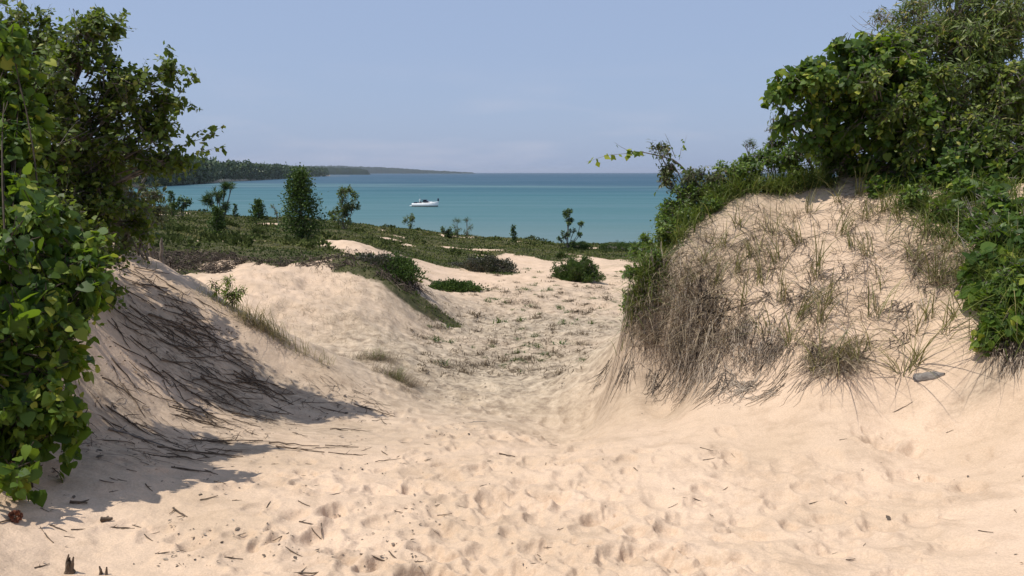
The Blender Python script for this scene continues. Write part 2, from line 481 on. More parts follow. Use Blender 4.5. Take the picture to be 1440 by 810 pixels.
# dark crumbs
vo = N('ShaderNodeTexVoronoi'); vo.inputs['Scale'].default_value = 22; L(geo.outputs['Position'], vo.inputs['Vector'])
thr = N('ShaderNodeMapRange'); thr.inputs[1].default_value = .55; thr.inputs[2].default_value = .80; thr.inputs[3].default_value = 0.0; thr.inputs[4].default_value = .20
L(noise(.9, 3).outputs[0], thr.inputs[0])
ds = mth('LESS_THAN', vo.outputs['Distance'], thr.outputs[0])
c = mixc(c, (.13, .10, .075), mth('MULTIPLY', ds, .6))
# mats of ground cover: dark soil and moss under the leaves
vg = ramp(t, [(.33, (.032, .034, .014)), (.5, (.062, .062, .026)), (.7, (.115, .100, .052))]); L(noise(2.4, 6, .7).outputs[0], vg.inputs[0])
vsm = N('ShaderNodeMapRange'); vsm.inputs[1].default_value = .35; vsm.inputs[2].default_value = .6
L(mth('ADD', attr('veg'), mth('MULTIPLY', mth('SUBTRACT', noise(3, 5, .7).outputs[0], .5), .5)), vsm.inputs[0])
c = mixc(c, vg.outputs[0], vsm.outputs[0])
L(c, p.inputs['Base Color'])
p.inputs['Roughness'].default_value = .95; p.inputs['Specular IOR Level'].default_value = .12
b1 = N('ShaderNodeBump'); b1.inputs['Strength'].default_value = .7; b1.inputs['Distance'].default_value = .014
hsum = mth('ADD', mth('MULTIPLY', noise(24, 4, .6).outputs[0], 1.0), mth('MULTIPLY', noise(110, 2, .6).outputs[0], .35))
L(hsum, b1.inputs['Height']); L(b1.outputs[0], p.inputs['Normal'])
L(p.outputs[0], out.inputs[0])

V_ = np.stack([XG, YG, HG], -1).reshape(-1, 3)
I, J = np.meshgrid(np.arange(nth - 1), np.arange(nr - 1), indexing='ij')
q = (I * nr + J).ravel()
faces = np.stack([q, q + 1, q + nr + 1, q + nr], 1)[:, ::-1]
faces = faces[(J.ravel() > 0)]
# close the fan at the centre
qc = (np.arange(nth - 1) * nr)
tri = np.stack([qc, qc + nr + 1, qc + 1], 1)
gobj = mesh_obj('ground', V_, [faces[:, ::-1] * 1 if False else faces, tri], m_sand, smooth=True,
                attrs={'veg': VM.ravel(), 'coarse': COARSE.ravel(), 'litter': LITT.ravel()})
tag(gobj, 'pale trodden dune sand with a hollow, banks and a vegetated lip', kind='structure')

# ---------------------------------------------------------------- lake
m_water, t, N, L = newmat('lake_water')
out = N('ShaderNodeOutputMaterial'); p = N('ShaderNodeBsdfPrincipled'); geo = N('ShaderNodeNewGeometry')
sep = N('ShaderNodeSeparateXYZ'); L(geo.outputs['Position'], sep.inputs[0])
mpv = N('ShaderNodeMapping'); mpv.inputs['Scale'].default_value = (.0022, .006, 1); L(geo.outputs['Position'], mpv.inputs[0])
# depth of the water grows with distance from the shore, broken by sand bars
dist = mth('ADD', sep.outputs[1], mth('MULTIPLY', sep.outputs[0], .30))
dl = mth('LOGARITHM', mth('MAXIMUM', dist, 60), 10)
dn = mth('ADD', dl, mth('MULTIPLY', mth('SUBTRACT', noise(1.0, 5, .6, mpv.outputs[0]).outputs[0], .5), .42))
f = N('ShaderNodeMapRange'); f.inputs[1].default_value = 2.0; f.inputs[2].default_value = 3.55; L(dn, f.inputs[0])
wr = ramp(t, [(0.0, (.125, .185, .185)), (.22, (.064, .146, .158)), (.42, (.038, .118, .140)), (.49, (.028, .092, .122)), (.52, (.075, .150, .165)), (.55, (.028, .080, .118)), (.75, (.025, .076, .118)), (1, (.024, .070, .112))])
L(f.outputs[0], wr.inputs[0]); L(wr.outputs[0], p.inputs['Base Color'])
mp2 = N('ShaderNodeMapping'); mp2.inputs['Scale'].default_value = (.35, 1.2, 1); L(geo.outputs['Position'], mp2.inputs[0])
b1 = N('ShaderNodeBump'); b1.inputs['Strength'].default_value = .6; b1.inputs['Distance'].default_value = .3
L(noise(1.1, 6, .65, mp2.outputs[0]).outputs[0], b1.inputs['Height'])
# wind-ruffled water: light comes up from below, only part of the sky is mirrored
df = N('ShaderNodeBsdfDiffuse'); L(wr.outputs[0], df.inputs[0]); L(b1.outputs[0], df.inputs['Normal'])
gl = N('ShaderNodeBsdfGlossy'); gl.inputs['Roughness'].default_value = .28; L(b1.outputs[0], gl.inputs['Normal'])
mxw = N('ShaderNodeMixShader')
ruf = ramp(t, [(.35, (.10, .10, .10)), (.7, (.24, .24, .24))]); mp3 = N('ShaderNodeMapping'); mp3.inputs['Scale'].default_value = (.006, .03, 1); L(geo.outputs['Position'], mp3.inputs[0])
L(noise(1.0, 6, .65, mp3.outputs[0]).outputs[0], ruf.inputs[0]); L(ruf.outputs[0], mxw.inputs[0])
L(df.outputs[0], mxw.inputs[1]); L(gl.outputs[0], mxw.inputs[2]); L(mxw.outputs[0], out.inputs[0])
# fan of water in front, land stays behind us
th = np.linspace(-1.75, 1.75, 90); rr = np.exp(np.linspace(math.log(40), math.log(30000), 60))
TT, RQ = np.meshgrid(th, rr, indexing='ij')
V_ = np.stack([RQ * np.sin(TT), RQ * np.cos(TT), np.full_like(TT, LAKE_Z)], -1).reshape(-1, 3)
I, J = np.meshgrid(np.arange(89), np.arange(59), indexing='ij'); q = (I * 60 + J).ravel()
wobj = mesh_obj('lake', V_, [np.stack([q, q + 60, q + 61, q + 1], 1)[:, ::-1]], m_water)
tag(wobj, 'turquoise lake water deepening to blue at the horizon', kind='structure')
for o in (wobj, gobj):
    # all normals up
    pn = o.data.polygons[len(o.data.polygons) // 2].normal
    if pn.z < 0: o.data.flip_normals()

# haze
m_haze, t, N, L = newmat('haze')
out = N('ShaderNodeOutputMaterial'); pv = N('ShaderNodeVolumePrincipled')
pv.inputs['Color'].default_value = (.80, .86, .97, 1); pv.inputs['Density'].default_value = .000042
pv.inputs['Anisotropy'].default_value = .3
L(pv.outputs[0], out.inputs['Volume'])
def box(name, lo, hi, mat):
    x0, y0, z0 = lo; x1, y1, z1 = hi
    v = [(x0,y0,z0),(x1,y0,z0),(x1,y1,z0),(x0,y1,z0),(x0,y0,z1),(x1,y0,z1),(x1,y1,z1),(x0,y1,z1)]
    return mesh_obj(name, v, [[(0,3,2,1),(4,5,6,7),(0,1,5,4),(1,2,6,5),(2,3,7,6),(3,0,4,7)]], mat)
HAZE = True
if HAZE:
    hz = box('haze', (-31000, -31000, -18), (31000, 31000, 95), m_haze)
    tag(hz, 'thin summer haze over the lake', kind='stuff')

# ---------------------------------------------------------------- vegetation tools
def unit(v, axis=-1):
    return v / np.maximum(np.linalg.norm(v, axis=axis, keepdims=True), 1e-9)

def tubes(paths, rad, sides=3):
    """paths (N,K,3), rad (N,K) -> verts, quads"""
    N_, K, _ = paths.shape
    tan = np.gradient(paths, axis=1); tan = unit(tan)
    ref = np.where(np.abs(tan[..., 2:3]) > .9, np.array([1., 0, 0]), np.array([0, 0, 1.]))
    a = unit(np.cross(tan, ref)); b = np.cross(tan, a)
    ang = np.arange(sides) * 2 * math.pi / sides
    v = paths[:, :, None] + rad[:, :, None, None] * (a[:, :, None] * np.cos(ang)[:, None] + b[:, :, None] * np.sin(ang)[:, None])
    v = v.reshape(-1, 3)
    n, k, s = np.meshgrid(np.arange(N_), np.arange(K - 1), np.arange(sides), indexing='ij')
    base = (n * K + k) * sides
    s2 = (s + 1) % sides
    f = np.stack([base + s, base + s2, base + sides + s2, base + sides + s], -1).reshape(-1, 4)
    return v, f

def ribbons(paths, wid, side, crease=0.0):
    """grass blades: paths (N,K,3), wid (N,K), side (N,3)"""
    N_, K, _ = paths.shape
    s = side[:, None] * wid[..., None] * .5
    v = np.stack([paths - s, paths + s], 2).reshape(-1, 3)
    n, k = np.meshgrid(np.arange(N_), np.arange(K - 1), indexing='ij')
    b = (n * K + k) * 2
    f = np.stack([b, b + 1, b + 3, b + 2], -1).reshape(-1, 4)
    return v, f

LEAF = {}
# broad vine leaf: x = width, y = length, z = cup; fan round the midrib
def _leaf(outline, mid, cup, fold):
    o = [(x, y) for x, y in outline]
    v = [(0, y, 0) for y in mid]
    n = len(v)
    R_ = [(x, y, fold * abs(x) - cup * (x * x + (y - .5) ** 2 * .6)) for x, y in o]
    Lf = [(-x, y, z) for x, y, z in R_]
    return v, R_, Lf
def build_leaf(name, mid, outline, cup, fold):
    """mid: midrib y list; outline points match mid spans: quads between mid[i],mid[i+1] and outline[i],outline[i+1]"""
    v = [(0, y, 0) for y in mid]; n = len(mid)
    o = [(x, y, fold * abs(x) - cup * (x * x)) for x, y in outline]
    v += o; v += [(-x, y, z) for x, y, z in o]
    f = []
    for i in range(n - 1):
        f.append((i, n + i, n + i + 1, i + 1)); f.append((i, i + 1, n + len(o) + i + 1, n + len(o) + i))
    LEAF[name] = (np.array(v, float) * 1.0, np.array(f))
build_leaf('vine', [0, .18, .42, .68, 1.0], [(.10, -.10), (.46, .02), (.50, .34), (.36, .60), (.02, 1.0)], .55, .28)
build_leaf('oval', [0, .33, .66, 1.0], [(.03, .02), (.24, .30), (.24, .62), (.01, 1.0)], .3, .35)
build_leaf('narrow', [0, .5, 1.0], [(.02, .02), (.11, .45), (.005, 1.0)], .2, .4)
build_leaf('round', [0, .4, 1.0], [(.08, 0), (.42, .42), (.04, 1.0)], .5, .25)
LEAF['tiny'] = (np.array([(0, 0, 0), (.32, .45, .08), (0, 1, 0), (-.32, .45, .08)], float), np.array([(0, 1, 2, 3)]))
LEAF['needle'] = (np.array([(-.07, 0, 0), (.07, 0, 0), (.02, 1, .05), (-.02, 1, .05)], float), np.array([(0, 1, 2, 3)]))

def leaves(kind, pos, tip, nrm, size, rnd, curl=None):
    v0, f0 = LEAF[kind]
    y = unit(tip); x = unit(np.cross(y, nrm)); z = np.cross(x, y)
    lv = v0[None] * size[:, None, None]
    if curl is not None:
        lv = lv.copy(); lv[..., 2] -= curl[:, None] * (lv[..., 1] ** 2) / size[:, None]
    v = pos[:, None] + lv[..., 0:1] * x[:, None] + lv[..., 1:2] * y[:, None] + lv[..., 2:3] * z[:, None]
    n = len(pos); k = len(v0)
    f = (f0[None] + (np.arange(n) * k)[:, None, None]).reshape(-1, f0.shape[1])
    return v.reshape(-1, 3), f, np.repeat(rnd, k)

def rsphere(g, n):
    v = g.normal(size=(n, 3)); return unit(v)

class Parts:
    def __init__(self): self.v = []; self.f = []; self.a = []; self.n = 0
    def add(self, v, f, a=None):
        self.v.append(v); self.f.append(np.asarray(f) + self.n); self.n += len(v)
        self.a.append(np.full(len(v), .5) if a is None else a)
    def build(self, name, mat, parent=None, smooth=False, origin=None):
        if not self.v: return None
        fl = {}
        for f in self.f: fl.setdefault(f.shape[1], []).append(f)
        V = np.concatenate(self.v)
        if origin is None: origin = np.array(parent.location) if parent is not None else V.mean(0)
        return mesh_obj(name, V, [np.concatenate(x) for x in fl.values()], mat, parent, smooth, {'rnd': np.concatenate(self.a)}, origin=origin)

def bez(p0, p1, p2, K):
    t = np.linspace(0, 1, K)[:, None]
    return (1 - t) ** 2 * p0 + 2 * t * (1 - t) * p1 + t * t * p2

M_BARK = plain_mat('bark', [(.3, (.10, .085, .07)), (.7, (.24, .21, .18))], scale=14, bump=.6, bscale=60)
M_BARKL = plain_mat('pale_bark', [(.3, (.17, .15, .125)), (.7, (.36, .32, .27))], scale=14, bump=.6, bscale=60)
M_VINE = leaf_mat('vine_leaf', [(0, (.022, .050, .008)), (.4, (.052, .100, .014)), (.76, (.110, .170, .020)), (1, (.30, .32, .045))], trans=(.32, .50, .02), tf=.32, rough=.55, spec=.25)
M_OVAL = leaf_mat('small_leaf', [(0, (.034, .058, .010)), (.5, (.075, .115, .016)), (.85, (.15, .195, .028)), (1, (.27, .27, .05))], trans=(.30, .42, .03), tf=.30, rough=.5, spec=.3)
M_VSTEM = plain_mat('vine_stem', [(.3, (.035, .028, .02)), (.7, (.09, .07, .05))], scale=14)
M_GREY = leaf_mat('pale_leaf', [(0, (.050, .065, .022)), (.5, (.095, .120, .040)), (.85, (.15, .165, .06)), (1, (.24, .17, .08))], trans=(.16, .22, .04), tf=.30)
M_WILLOW = leaf_mat('willow_leaf', [(0, (.045, .072, .012)), (.5, (.090, .135, .022)), (.85, (.17, .20, .04)), (1, (.32, .25, .08))], trans=(.30, .40, .04), tf=.30)
M_HERB = leaf_mat('herb_leaf', [(0, (.028, .058, .010)), (.5, (.070, .125, .018)), (1, (.17, .23, .035))], trans=(.28, .42, .03), tf=.36)
M_CONE = leaf_mat('evergreen_leaf', [(0, (.032, .056, .014)), (.5, (.066, .108, .024)), (1, (.145, .19, .045))], trans=(.10, .20, .03), tf=.18, rough=.6, spec=.2)
M_GRASS = leaf_mat('grass_blade', [(0, (.055, .085, .018)), (.5, (.10, .135, .030)), (.8, (.17, .18, .05)), (1, (.32, .26, .12))], trans=(.2, .28, .04), tf=.28)
M_DRY = leaf_mat('dry_grass', [(0, (.075, .055, .038)), (.5, (.20, .155, .105)), (1, (.42, .34, .23))], trans=(.3, .24, .14), tf=.2, rough=.8, spec=.1)
M_ROOT = plain_mat('dry_root', [(0, (.045, .034, .027)), (.5, (.23, .18, .135)), (1, (.50, .42, .33))], attr='rnd', rough=.9)

def shrub(name, label, cat, base, lobes, leaf, size, mat, bark=None, seed=1, tw=.22, per=9, droop=.3, nstem=1, stem_r=.02, group=None,
          bias=(0, 0, 0), shell=.45, crownname='crown', limb_curve=.25, rnd_shift=0., twig_r=.0022, out_tip=.6, varied=.35):
    """lobes: (centre(3), (rx,ry,rz), n_twigs). Woody part reaches each lobe; leafy twigs fill the lobes unevenly."""
    g = np.random.default_rng(seed)
    base = np.asarray(base, float)
    root = empty(name, base); tag(root, label, cat, group)
    wood = Parts(); crown = Parts(); bias = np.array(bias, float)
    K = 9
    stems = []
    if nstem <= 1: stems = [base] * len(lobes)
    else:
        offs = [base + np.array([g.normal(0, .12), g.normal(0, .12), 0]) for _ in range(nstem)]
        for o in offs: o[2] = float(ground(o[0], o[1])) - .03
        stems = [offs[i % nstem] for i in range(len(lobes))]
    for li, (c, r, nt) in enumerate(lobes):
        c = np.asarray(c, float); r = np.asarray(r, float) * np.ones(3)
        b0 = stems[li] + np.array([0, 0, -.03])
        d = c - b0
        mid = b0 + d * .5 + np.array([0, 0, abs(d[2]) * limb_curve]) + g.normal(0, .06, 3) * np.linalg.norm(d)
        limb = bez(b0, mid, c + g.normal(0, .2, 3) * r, K)
        lr = np.linspace(stem_r, stem_r * .28, K)
        v, f = tubes(limb[None], lr[None], 6); wood.add(v, f)
        # clumps inside the lobe give light and dark pockets
        ncl = max(3, int(nt / 7))
        dirs = rsphere(g, ncl); rad = shell + (1 - shell) * g.random(ncl) ** .5
        cl = c + dirs * rad[:, None] * r
        nt_c = g.integers(0, ncl, nt)
        spread = np.mean(r) * .26
        q = cl[nt_c] + rsphere(g, nt) * (g.random((nt, 1)) ** .5) * spread
        outd = unit(q - c + 1e-6)
        td = unit(outd * out_tip + g.normal(0, .5, (nt, 3)) + np.array([0, 0, .35 - droop]))
        tl = tw * g.uniform(.6, 1.3, nt)
        st = q - td * (tl * .5)[:, None]; en = q + td * (tl * .5)[:, None]
        en[:, 2] -= droop * tl * .5
        gz = ground(en[:, 0], en[:, 1]) + .01
        sz = ground(st[:, 0], st[:, 1]) + .01
        okk = (q[:, 2] > gz - .05)
        st, en, tl, td, q, nt_c = st[okk], en[okk], tl[okk], td[okk], q[okk], nt_c[okk]
        n = len(q)
        if n == 0: continue
        # twigs
        tt = np.linspace(0, 1, 4)[None, :, None]
        mids = (st + en) / 2 + np.array([0, 0, 1.]) * (tl * .12)[:, None]
        tp = (1 - tt) ** 2 * st[:, None] + 2 * tt * (1 - tt) * mids[:, None] + tt ** 2 * en[:, None]
        v, f = tubes(tp, np.linspace(twig_r * 1.6, twig_r * .5, 4)[None] * np.ones((n, 1)), 3); wood.add(v, f)
        # boughs from the limb to the clumps, and side shoots from the clumps to the twigs
        tb = limb[np.clip((g.random(ncl) * 5 + 3).astype(int), 0, K - 1)]
        tt5 = np.linspace(0, 1, 5)[None, :, None]
        m2 = (tb + cl) / 2 + g.normal(0, .08, (ncl, 3)) * np.mean(r)
        bp = (1 - tt5) ** 2 * tb[:, None] + 2 * tt5 * (1 - tt5) * m2[:, None] + tt5 ** 2 * cl[:, None]
        v, f = tubes(bp, np.linspace(max(stem_r * .33, twig_r * 2), twig_r * 1.8, 5)[None] * np.ones((ncl, 1)), 4); wood.add(v, f)
        cc = cl[nt_c]
        tt3 = np.linspace(0, 1, 3)[None, :, None]
        sp = cc[:, None] * (1 - tt3) + st[:, None] * tt3
        v, f = tubes(sp, np.full((n, 3), twig_r * 1.4), 3); wood.add(v, f)
        # leaves
        s = np.tile(np.linspace(.08, 1, per), n); ti = np.repeat(np.arange(n), per)
        s = np.clip(s + g.normal(0, .04, len(s)), 0, 1)
        pos = (1 - s[:, None]) ** 2 * st[ti] + 2 * (s * (1 - s))[:, None] * mids[ti] + (s ** 2)[:, None] * en[ti]
        perp = unit(np.cross(td[ti], rsphere(g, len(s))))
        tip = unit(perp * .9 + td[ti] * .6 + np.array([0, 0, -droop * 1.6]) + g.normal(0, .2, (len(s), 3)))
        nrm = unit(g.normal(0, .45, (len(s), 3)) + np.array([0, 0, .8]) + bias + (pos - c) / np.mean(r) * .25)
        sz = size * np.clip(g.lognormal(-.12, varied, len(s)), .3, 1.35) * (1.1 - .45 * s) * np.clip(g.normal(1, .2, n), .5, 1.4)[ti]
        pos = pos + perp * (sz * .35)[:, None]
        rd = np.clip(g.normal(.42, .2, len(s)) + .22 * (s - .5) + rnd_shift + g.normal(0, .14, n)[ti] + g.normal(0, .10, ncl)[nt_c][ti] + (g.random(len(s)) < .04) * .5, 0, 1)
        v, f, a = leaves(leaf, pos, tip, nrm, sz, rd, curl=g.uniform(0, .5, len(s)))
        crown.add(v, f, a)
    wood.build('stem', bark or M_BARK, root)
    crown.build(crownname, mat, root)
    return root

def spray(crown, wood, path, g, leaf, size, n, r0=.006, droop=.5, rd=(.5, .2), side=(0, 0, 1)):
    """one named branch with leaves along it"""
    path = np.asarray(path, float)
    t = np.linspace(0, 1, 12); s = np.linspace(0, 1, len(path))
    pp = np.stack([np.interp(t, s, path[:, k]) for k in range(3)], 1)
    v, f = tubes(pp[None], np.linspace(r0, r0 * .3, 12)[None], 4); wood.add(v, f)
    u = g.random(n) ** .8
    pos = np.stack([np.interp(u, t, pp[:, k]) for k in range(3)], 1) + g.normal(0, size * .25, (n, 3))
    tip = unit(g.normal(0, .6, (n, 3)) + np.array([0, 0, -droop]))
    nrm = unit(g.normal(0, .6, (n, 3)) + np.array([0, -.4, .6]))
    v, f, a = leaves(leaf, pos, tip, nrm, size * g.uniform(.6, 1.15, n), np.clip(g.normal(rd[0], rd[1], n), 0, 1), curl=g.uniform(0, .5, n))
    crown.add(v, f, a)

def lobe(px, py, Y, r, n, ry=None, rz=None):
    """photo position and forward distance; r in metres"""
    return (P(px, py, Y), (r, ry or r, rz or r), n)

def lobeh(px, py, r, n, off=.08, y0=5.0):
    # on the ground seen at that photo position, raised a little off it
    q = hit(px, py, y0=y0)
    if q[1] > 11.4: return (P(px, py, 10.5), (r, r, r * .7), n)
    nn = gnormal(np.array([q[0]]), np.array([q[1]]), .15)[0]
    return (q + nn * off + np.array([0, -off * .5, 0]), (r, r, r * .7), n)

def gbase(px, Y):
    x = (px - 720) / F_PX * Y * 1.0
    return onground(x, Y)

# ---------------------------------------------------------------- left bank thicket
b = onground(-3.6, 5.6)
lob = [(-6,420,5.7,.45,120),(27,490,5.5,.32,80),(-66,560,5.4,.4,60),(9,310,6.2,.36,70),(-76,280,6.3,.5,70),(52,545,5.5,.18,36),(57,420,5.8,.28,56),(-1,590,5.3,.20,40),
       (-11,200,6.8,.28,40),(-1,60,7.0,.20,26),(14,130,7.0,.2,26),(100,370,6.1,.16,24),(92,585,5.5,.10,12),(100,605,5.5,.06,6),(27,240,6.8,.22,30),(-116,420,5.7,.5,70),(-6,540,5.3,.24,50),(22,655,4.95,.06,6),(2,662,4.9,.04,4),(82,500,5.7,.12,16),
       (-36,480,5.4,.34,60),(22,350,6.0,.34,60),(132,395,6.0,.06,6),(122,430,6.0,.09,9),(67,470,5.6,.2,30),(-66,350,6.0,.4,60),(24,615,5.3,.12,14),(-46,610,5.3,.2,24),(57,585,5.4,.10,12),(72,300,6.8,.2,20),(42,520,5.5,.2,30),(112,340,6.2,.1,10),(-8,260,6.6,.34,70),(12,215,6.7,.26,50),(-10,330,6.2,.36,80),(15,170,6.9,.22,40),(-20,110,7.0,.34,60),(40,290,6.4,.22,40),(0,380,5.9,.3,60)]
vine = shrub('grapevine_thicket', 'tall thicket of broad bright leaves filling the left edge from the bank to the sky', 'shrub', b,
      [lobe(*l[:4], l[4]) for l in lob], 'vine', .084, M_VINE, bark=M_VSTEM, seed=3, tw=.36, per=11, droop=.5, nstem=5, stem_r=.012, bias=(-.1, -.25, 0), shell=.25, rnd_shift=.06, crownname='foliage')
b = onground(-5.3, 9.0)
lob = [(125,75,8.8,.36,101),(70,110,8.6,.45,132),(165,130,8.8,.38,117),(110,190,8.6,.50,171),(185,205,8.9,.38,101),(60,260,8.6,.55,148),(150,280,8.8,.44,117),
       (222,190,9.0,.22,46),(238,225,9.0,.14,20),(175,315,9.0,.28,46),(110,350,8.6,.42,85),(30,180,8.6,.55,148),(228,150,9.0,.14,18),(236,105,9.0,.12,15),(60,50,9.0,.22,39),(20,400,8.4,.4,54),
       (-50,130,8.8,.7,132),(-40,300,8.6,.6,93),(150,230,9.4,.5,93),(60,330,8.0,.5,93),(130,380,8.6,.3,39),(20,60,9.0,.35,70),(95,410,8.0,.25,31),(140,45,8.8,.18,23),(-10,20,8.8,.3,39)]
tree = shrub('poplar_tree', 'leafy multi-stemmed tree leaning over the left bank towards the lake', 'tree', b,
      [lobe(*l[:4], l[4]) for l in lob], 'round', .062, M_OVAL, seed=4, tw=.36, per=15, droop=.2, nstem=5, stem_r=.035, shell=.15, varied=.5, bias=(-.3, -.4, 0))
g = np.random.default_rng(44)
cr, wd = Parts(), Parts()
for pth, n, dr in [([P(180,210,9.0), P(225,175,9.0), P(238,120,9.0), P(236,62,9.0)], 46, .3),
                   ([P(200,200,9.0), P(240,150,9.0), P(262,118,9.0), P(276,104,9.0)], 26, .4),
                   ([P(190,230,9.0), P(235,215,9.0), P(270,200,9.0), P(302,188,9.0)], 24, .4),
                   ([P(190,240,9.0), P(230,232,9.0), P(262,222,9.0), P(282,212,9.0)], 20, .5),
                   ([P(150,200,8.9), P(205,160,9.0), P(232,150,9.0), P(250,146,9.0)], 22, .4),
                   ([P(120,110,8.8), P(135,70,8.8), P(140,35,8.8), P(136,18,8.8)], 34, .1),
                   ([P(120,110,8.8), P(150,70,8.8), P(160,45,8.8), P(163,34,8.8)], 26, .1),
                   ([P(90,110,8.8), P(95,70,8.8), P(92,45,8.8), P(88,36,8.8)], 26, .1),
                   ([P(160,120,8.8), P(170,105,8.8), P(175,100,8.8), P(178,95,8.8)], 16, .1)]:
    spray(cr, wd, pth, g, 'round', .066, int(n * 1.7), droop=dr, rd=(.5, .22))
    pth = np.array(pth)
    for e in range(4):
        i = g.integers(1, 3); q0 = pth[i] + (pth[i + 1] - pth[i]) * g.random(); dq = unit((pth[3] - pth[1]) * .6 + g.normal(0, .35, 3)) * g.uniform(.16, .36)
        spray(cr, wd, [q0, q0 + dq * .5 + [0, 0, .02], q0 + dq], g, 'round', .062, int(g.uniform(10, 20)), r0=.003, droop=dr, rd=(.5, .22))
cr.build('outer_foliage', M_OVAL, tree); wd.build('branches', M_BARK, tree)
b = onground(-5.0, 10.6)
shrub('birch_shrub', 'thin yellowish-green shrub behind the left thicket at the end of the bank', 'shrub', b,
      [lobe(*l[:4], l[4]) for l in [(190,255,10.4,.34,80),(203,300,10.4,.26,60),(170,310,10.4,.42,80),(185,340,10.4,.26,50),(211,275,10.4,.14,20),(130,300,10.2,.5,90),(213,240,10.4,.14,14)]],
      'oval', .055, M_GREY, seed=5, tw=.26, per=9, droop=.2, nstem=3, stem_r=.018, shell=.3)

# ---------------------------------------------------------------- right mound thicket
b = onground(4.6, 11.2)
lob = [(1105,128,10.4,.22,48),(1085,140,10.4,.08,9),(1145,106,10.4,.28,90),(1200,92,10.4,.32,120),(1182,58,10.4,.10,10),(1215,58,10.4,.10,9),(1250,100,10.4,.40,170),(1165,150,10.5,.30,100),(1220,165,10.6,.46,190),(1290,170,10.3,.5,220),(1340,220,10.0,.45,190),
       (1115,170,10.4,.12,16),(1138,192,10.4,.12,14),(1285,110,10.4,.30,70),(1240,230,10.7,.42,150),(1400,220,10.0,.42,130),(1180,205,10.8,.27,80),(1300,240,10.4,.45,150),(1460,260,9.6,.5,150),(1380,260,9.8,.35,110),(1335,255,9.9,.25,60),(1420,262,9.5,.3,80)]
shrub('grapevine_shrub', 'broad-leaved shrub arching out over the top of the sandy mound', 'shrub', b,
      [lobe(*l[:4], l[4]) for l in lob], 'vine', .080, M_VINE, seed=6, tw=.34, per=11, droop=.45, nstem=4, stem_r=.022, bias=(-.2, -.3, 0), shell=.25, crownname='foliage')
b = onground(6.3, 11.4)
lob = [(1300,45,11,.5,158),(1360,70,10.8,.6,237),(1430,120,10.6,.65,237),(1370,160,10.6,.5,187),(1440,230,10.4,.5,144),(1350,0,11,.6,201),(1450,0,10.8,.75,237),(1500,150,10.6,.7,144),(1400,30,10.8,.5,187),(1290,110,11,.4,93),(1340,130,10.3,.35,93),(1410,170,10.2,.4,93)]
shrub('willow_tree', 'tall fine-leaved willow rising out of the top right corner', 'tree', b,
      [lobe(*l[:4], l[4]) for l in lob], 'narrow', .105, M_WILLOW, seed=8, tw=.32, per=13, droop=.15, nstem=5, stem_r=.04, shell=.2, bias=(-.5, -.7, 0), varied=.5)
b = onground(6.2, 12.6)
root = shrub('sparse_tree', 'half bare twiggy tree against the sky behind the mound shrubs', 'tree', b,
      [lobe(*l[:4], l[4]) for l in [(1270,15,12.4,.34,34),(1300,25,12.4,.36,34),(1265,50,12.4,.22,20),(1310,-20,12.4,.5,40),(1290,70,12.4,.3,22)]],
      'oval', .060, M_GREY, bark=M_BARKL, seed=9, tw=.36, per=6, droop=.1, nstem=2, stem_r=.03, shell=.3, rnd_shift=.12)
g = np.random.default_rng(9); wd = Parts()
for a_, b_ in [((1290,70),(1208,22)),((1290,70),(1216,45)),((1300,80),(1225,60)),((1290,60),(1240,8)),((1285,60),(1232,30)),((1270,50),(1198,35))]:
    A = P(*a_, 12.4); B = P(*b_, 12.4); m = (A + B) / 2 + g.normal(0, .06, 3)
    wd.add(*tubes(bez(A, m, B, 8)[None], np.linspace(.010, .0025, 8)[None], 4))
    for k in range(5):
        s = g.uniform(.2, .8); q0 = A + (B - A) * s; wd.add(*tubes(bez(q0, q0 + (B - A) * .1, q0 + (B - A) * .2 + g.normal(0, .09, 3), 4)[None], np.linspace(.004, .0015, 4)[None], 3))
wd.build('bare_twigs', M_BARKL, root)

shrub('dogwood_shrub', 'small-leaved green shrub woven between the broad-leaved shrub and the willow at the top right', 'shrub', onground(5.6, 11.3),
      [lobe(*l[:4], l[4]) for l in [(1275,85,10.5,.26,70),(1310,120,10.2,.30,80),(1260,150,10.1,.26,60),(1330,170,10.0,.32,90),(1245,62,10.6,.14,24),(1300,60,10.6,.22,50),(1380,190,9.9,.34,90),(1420,120,10.1,.30,80),(1290,210,10.0,.26,60),(1430,210,9.7,.3,80),(1390,90,10.3,.24,50),(1225,110,10.0,.16,30)]],
      'oval', .070, M_OVAL, seed=11, tw=.32, per=12, droop=.25, nstem=4, stem_r=.02, shell=.15, bias=(-.3, -.5, 0), varied=.5)

# low sprawl on the left shoulder of the mound with a long vine arm
b = onground(2.55, 10.9)
lob = [(945,225,10.9,.20,34),(925,212,10.9,.10,14),(975,240,10.9,.22,40),(960,265,10.9,.20,36),(930,250,10.9,.12,14),(990,262,11,.22,40),(1010,245,11,.16,24)]
root = shrub('sand_cherry_shrub', 'low greyish shrub on the mound shoulder with a long leafy arm reaching left', 'shrub', b,
      [lobe(*l[:4], l[4]) for l in lob], 'oval', .058, M_GREY, seed=10, tw=.22, per=8, droop=.1, nstem=3, stem_r=.014, shell=.3, rnd_shift=-.05)
g = np.random.default_rng(10); cr, wd = Parts(), Parts()
spray(cr, wd, [P(985,262,10.9), P(950,225,10.9), P(905,214,10.9), P(885,213,10.9)], g, 'round', .075, 26, r0=.012, rd=(.6, .2))
spray(cr, wd, [P(905,213,10.9), P(880,216,10.9), P(855,218,10.9), P(824,228,10.9)], g, 'round', .085, 14, r0=.004, rd=(.95, .08), droop=.8)
spray(cr, wd, [P(888,214,10.9), P(884,212,10.9), P(872,206,10.9), P(864,200,10.9)], g, 'round', .05, 2, r0=.004)
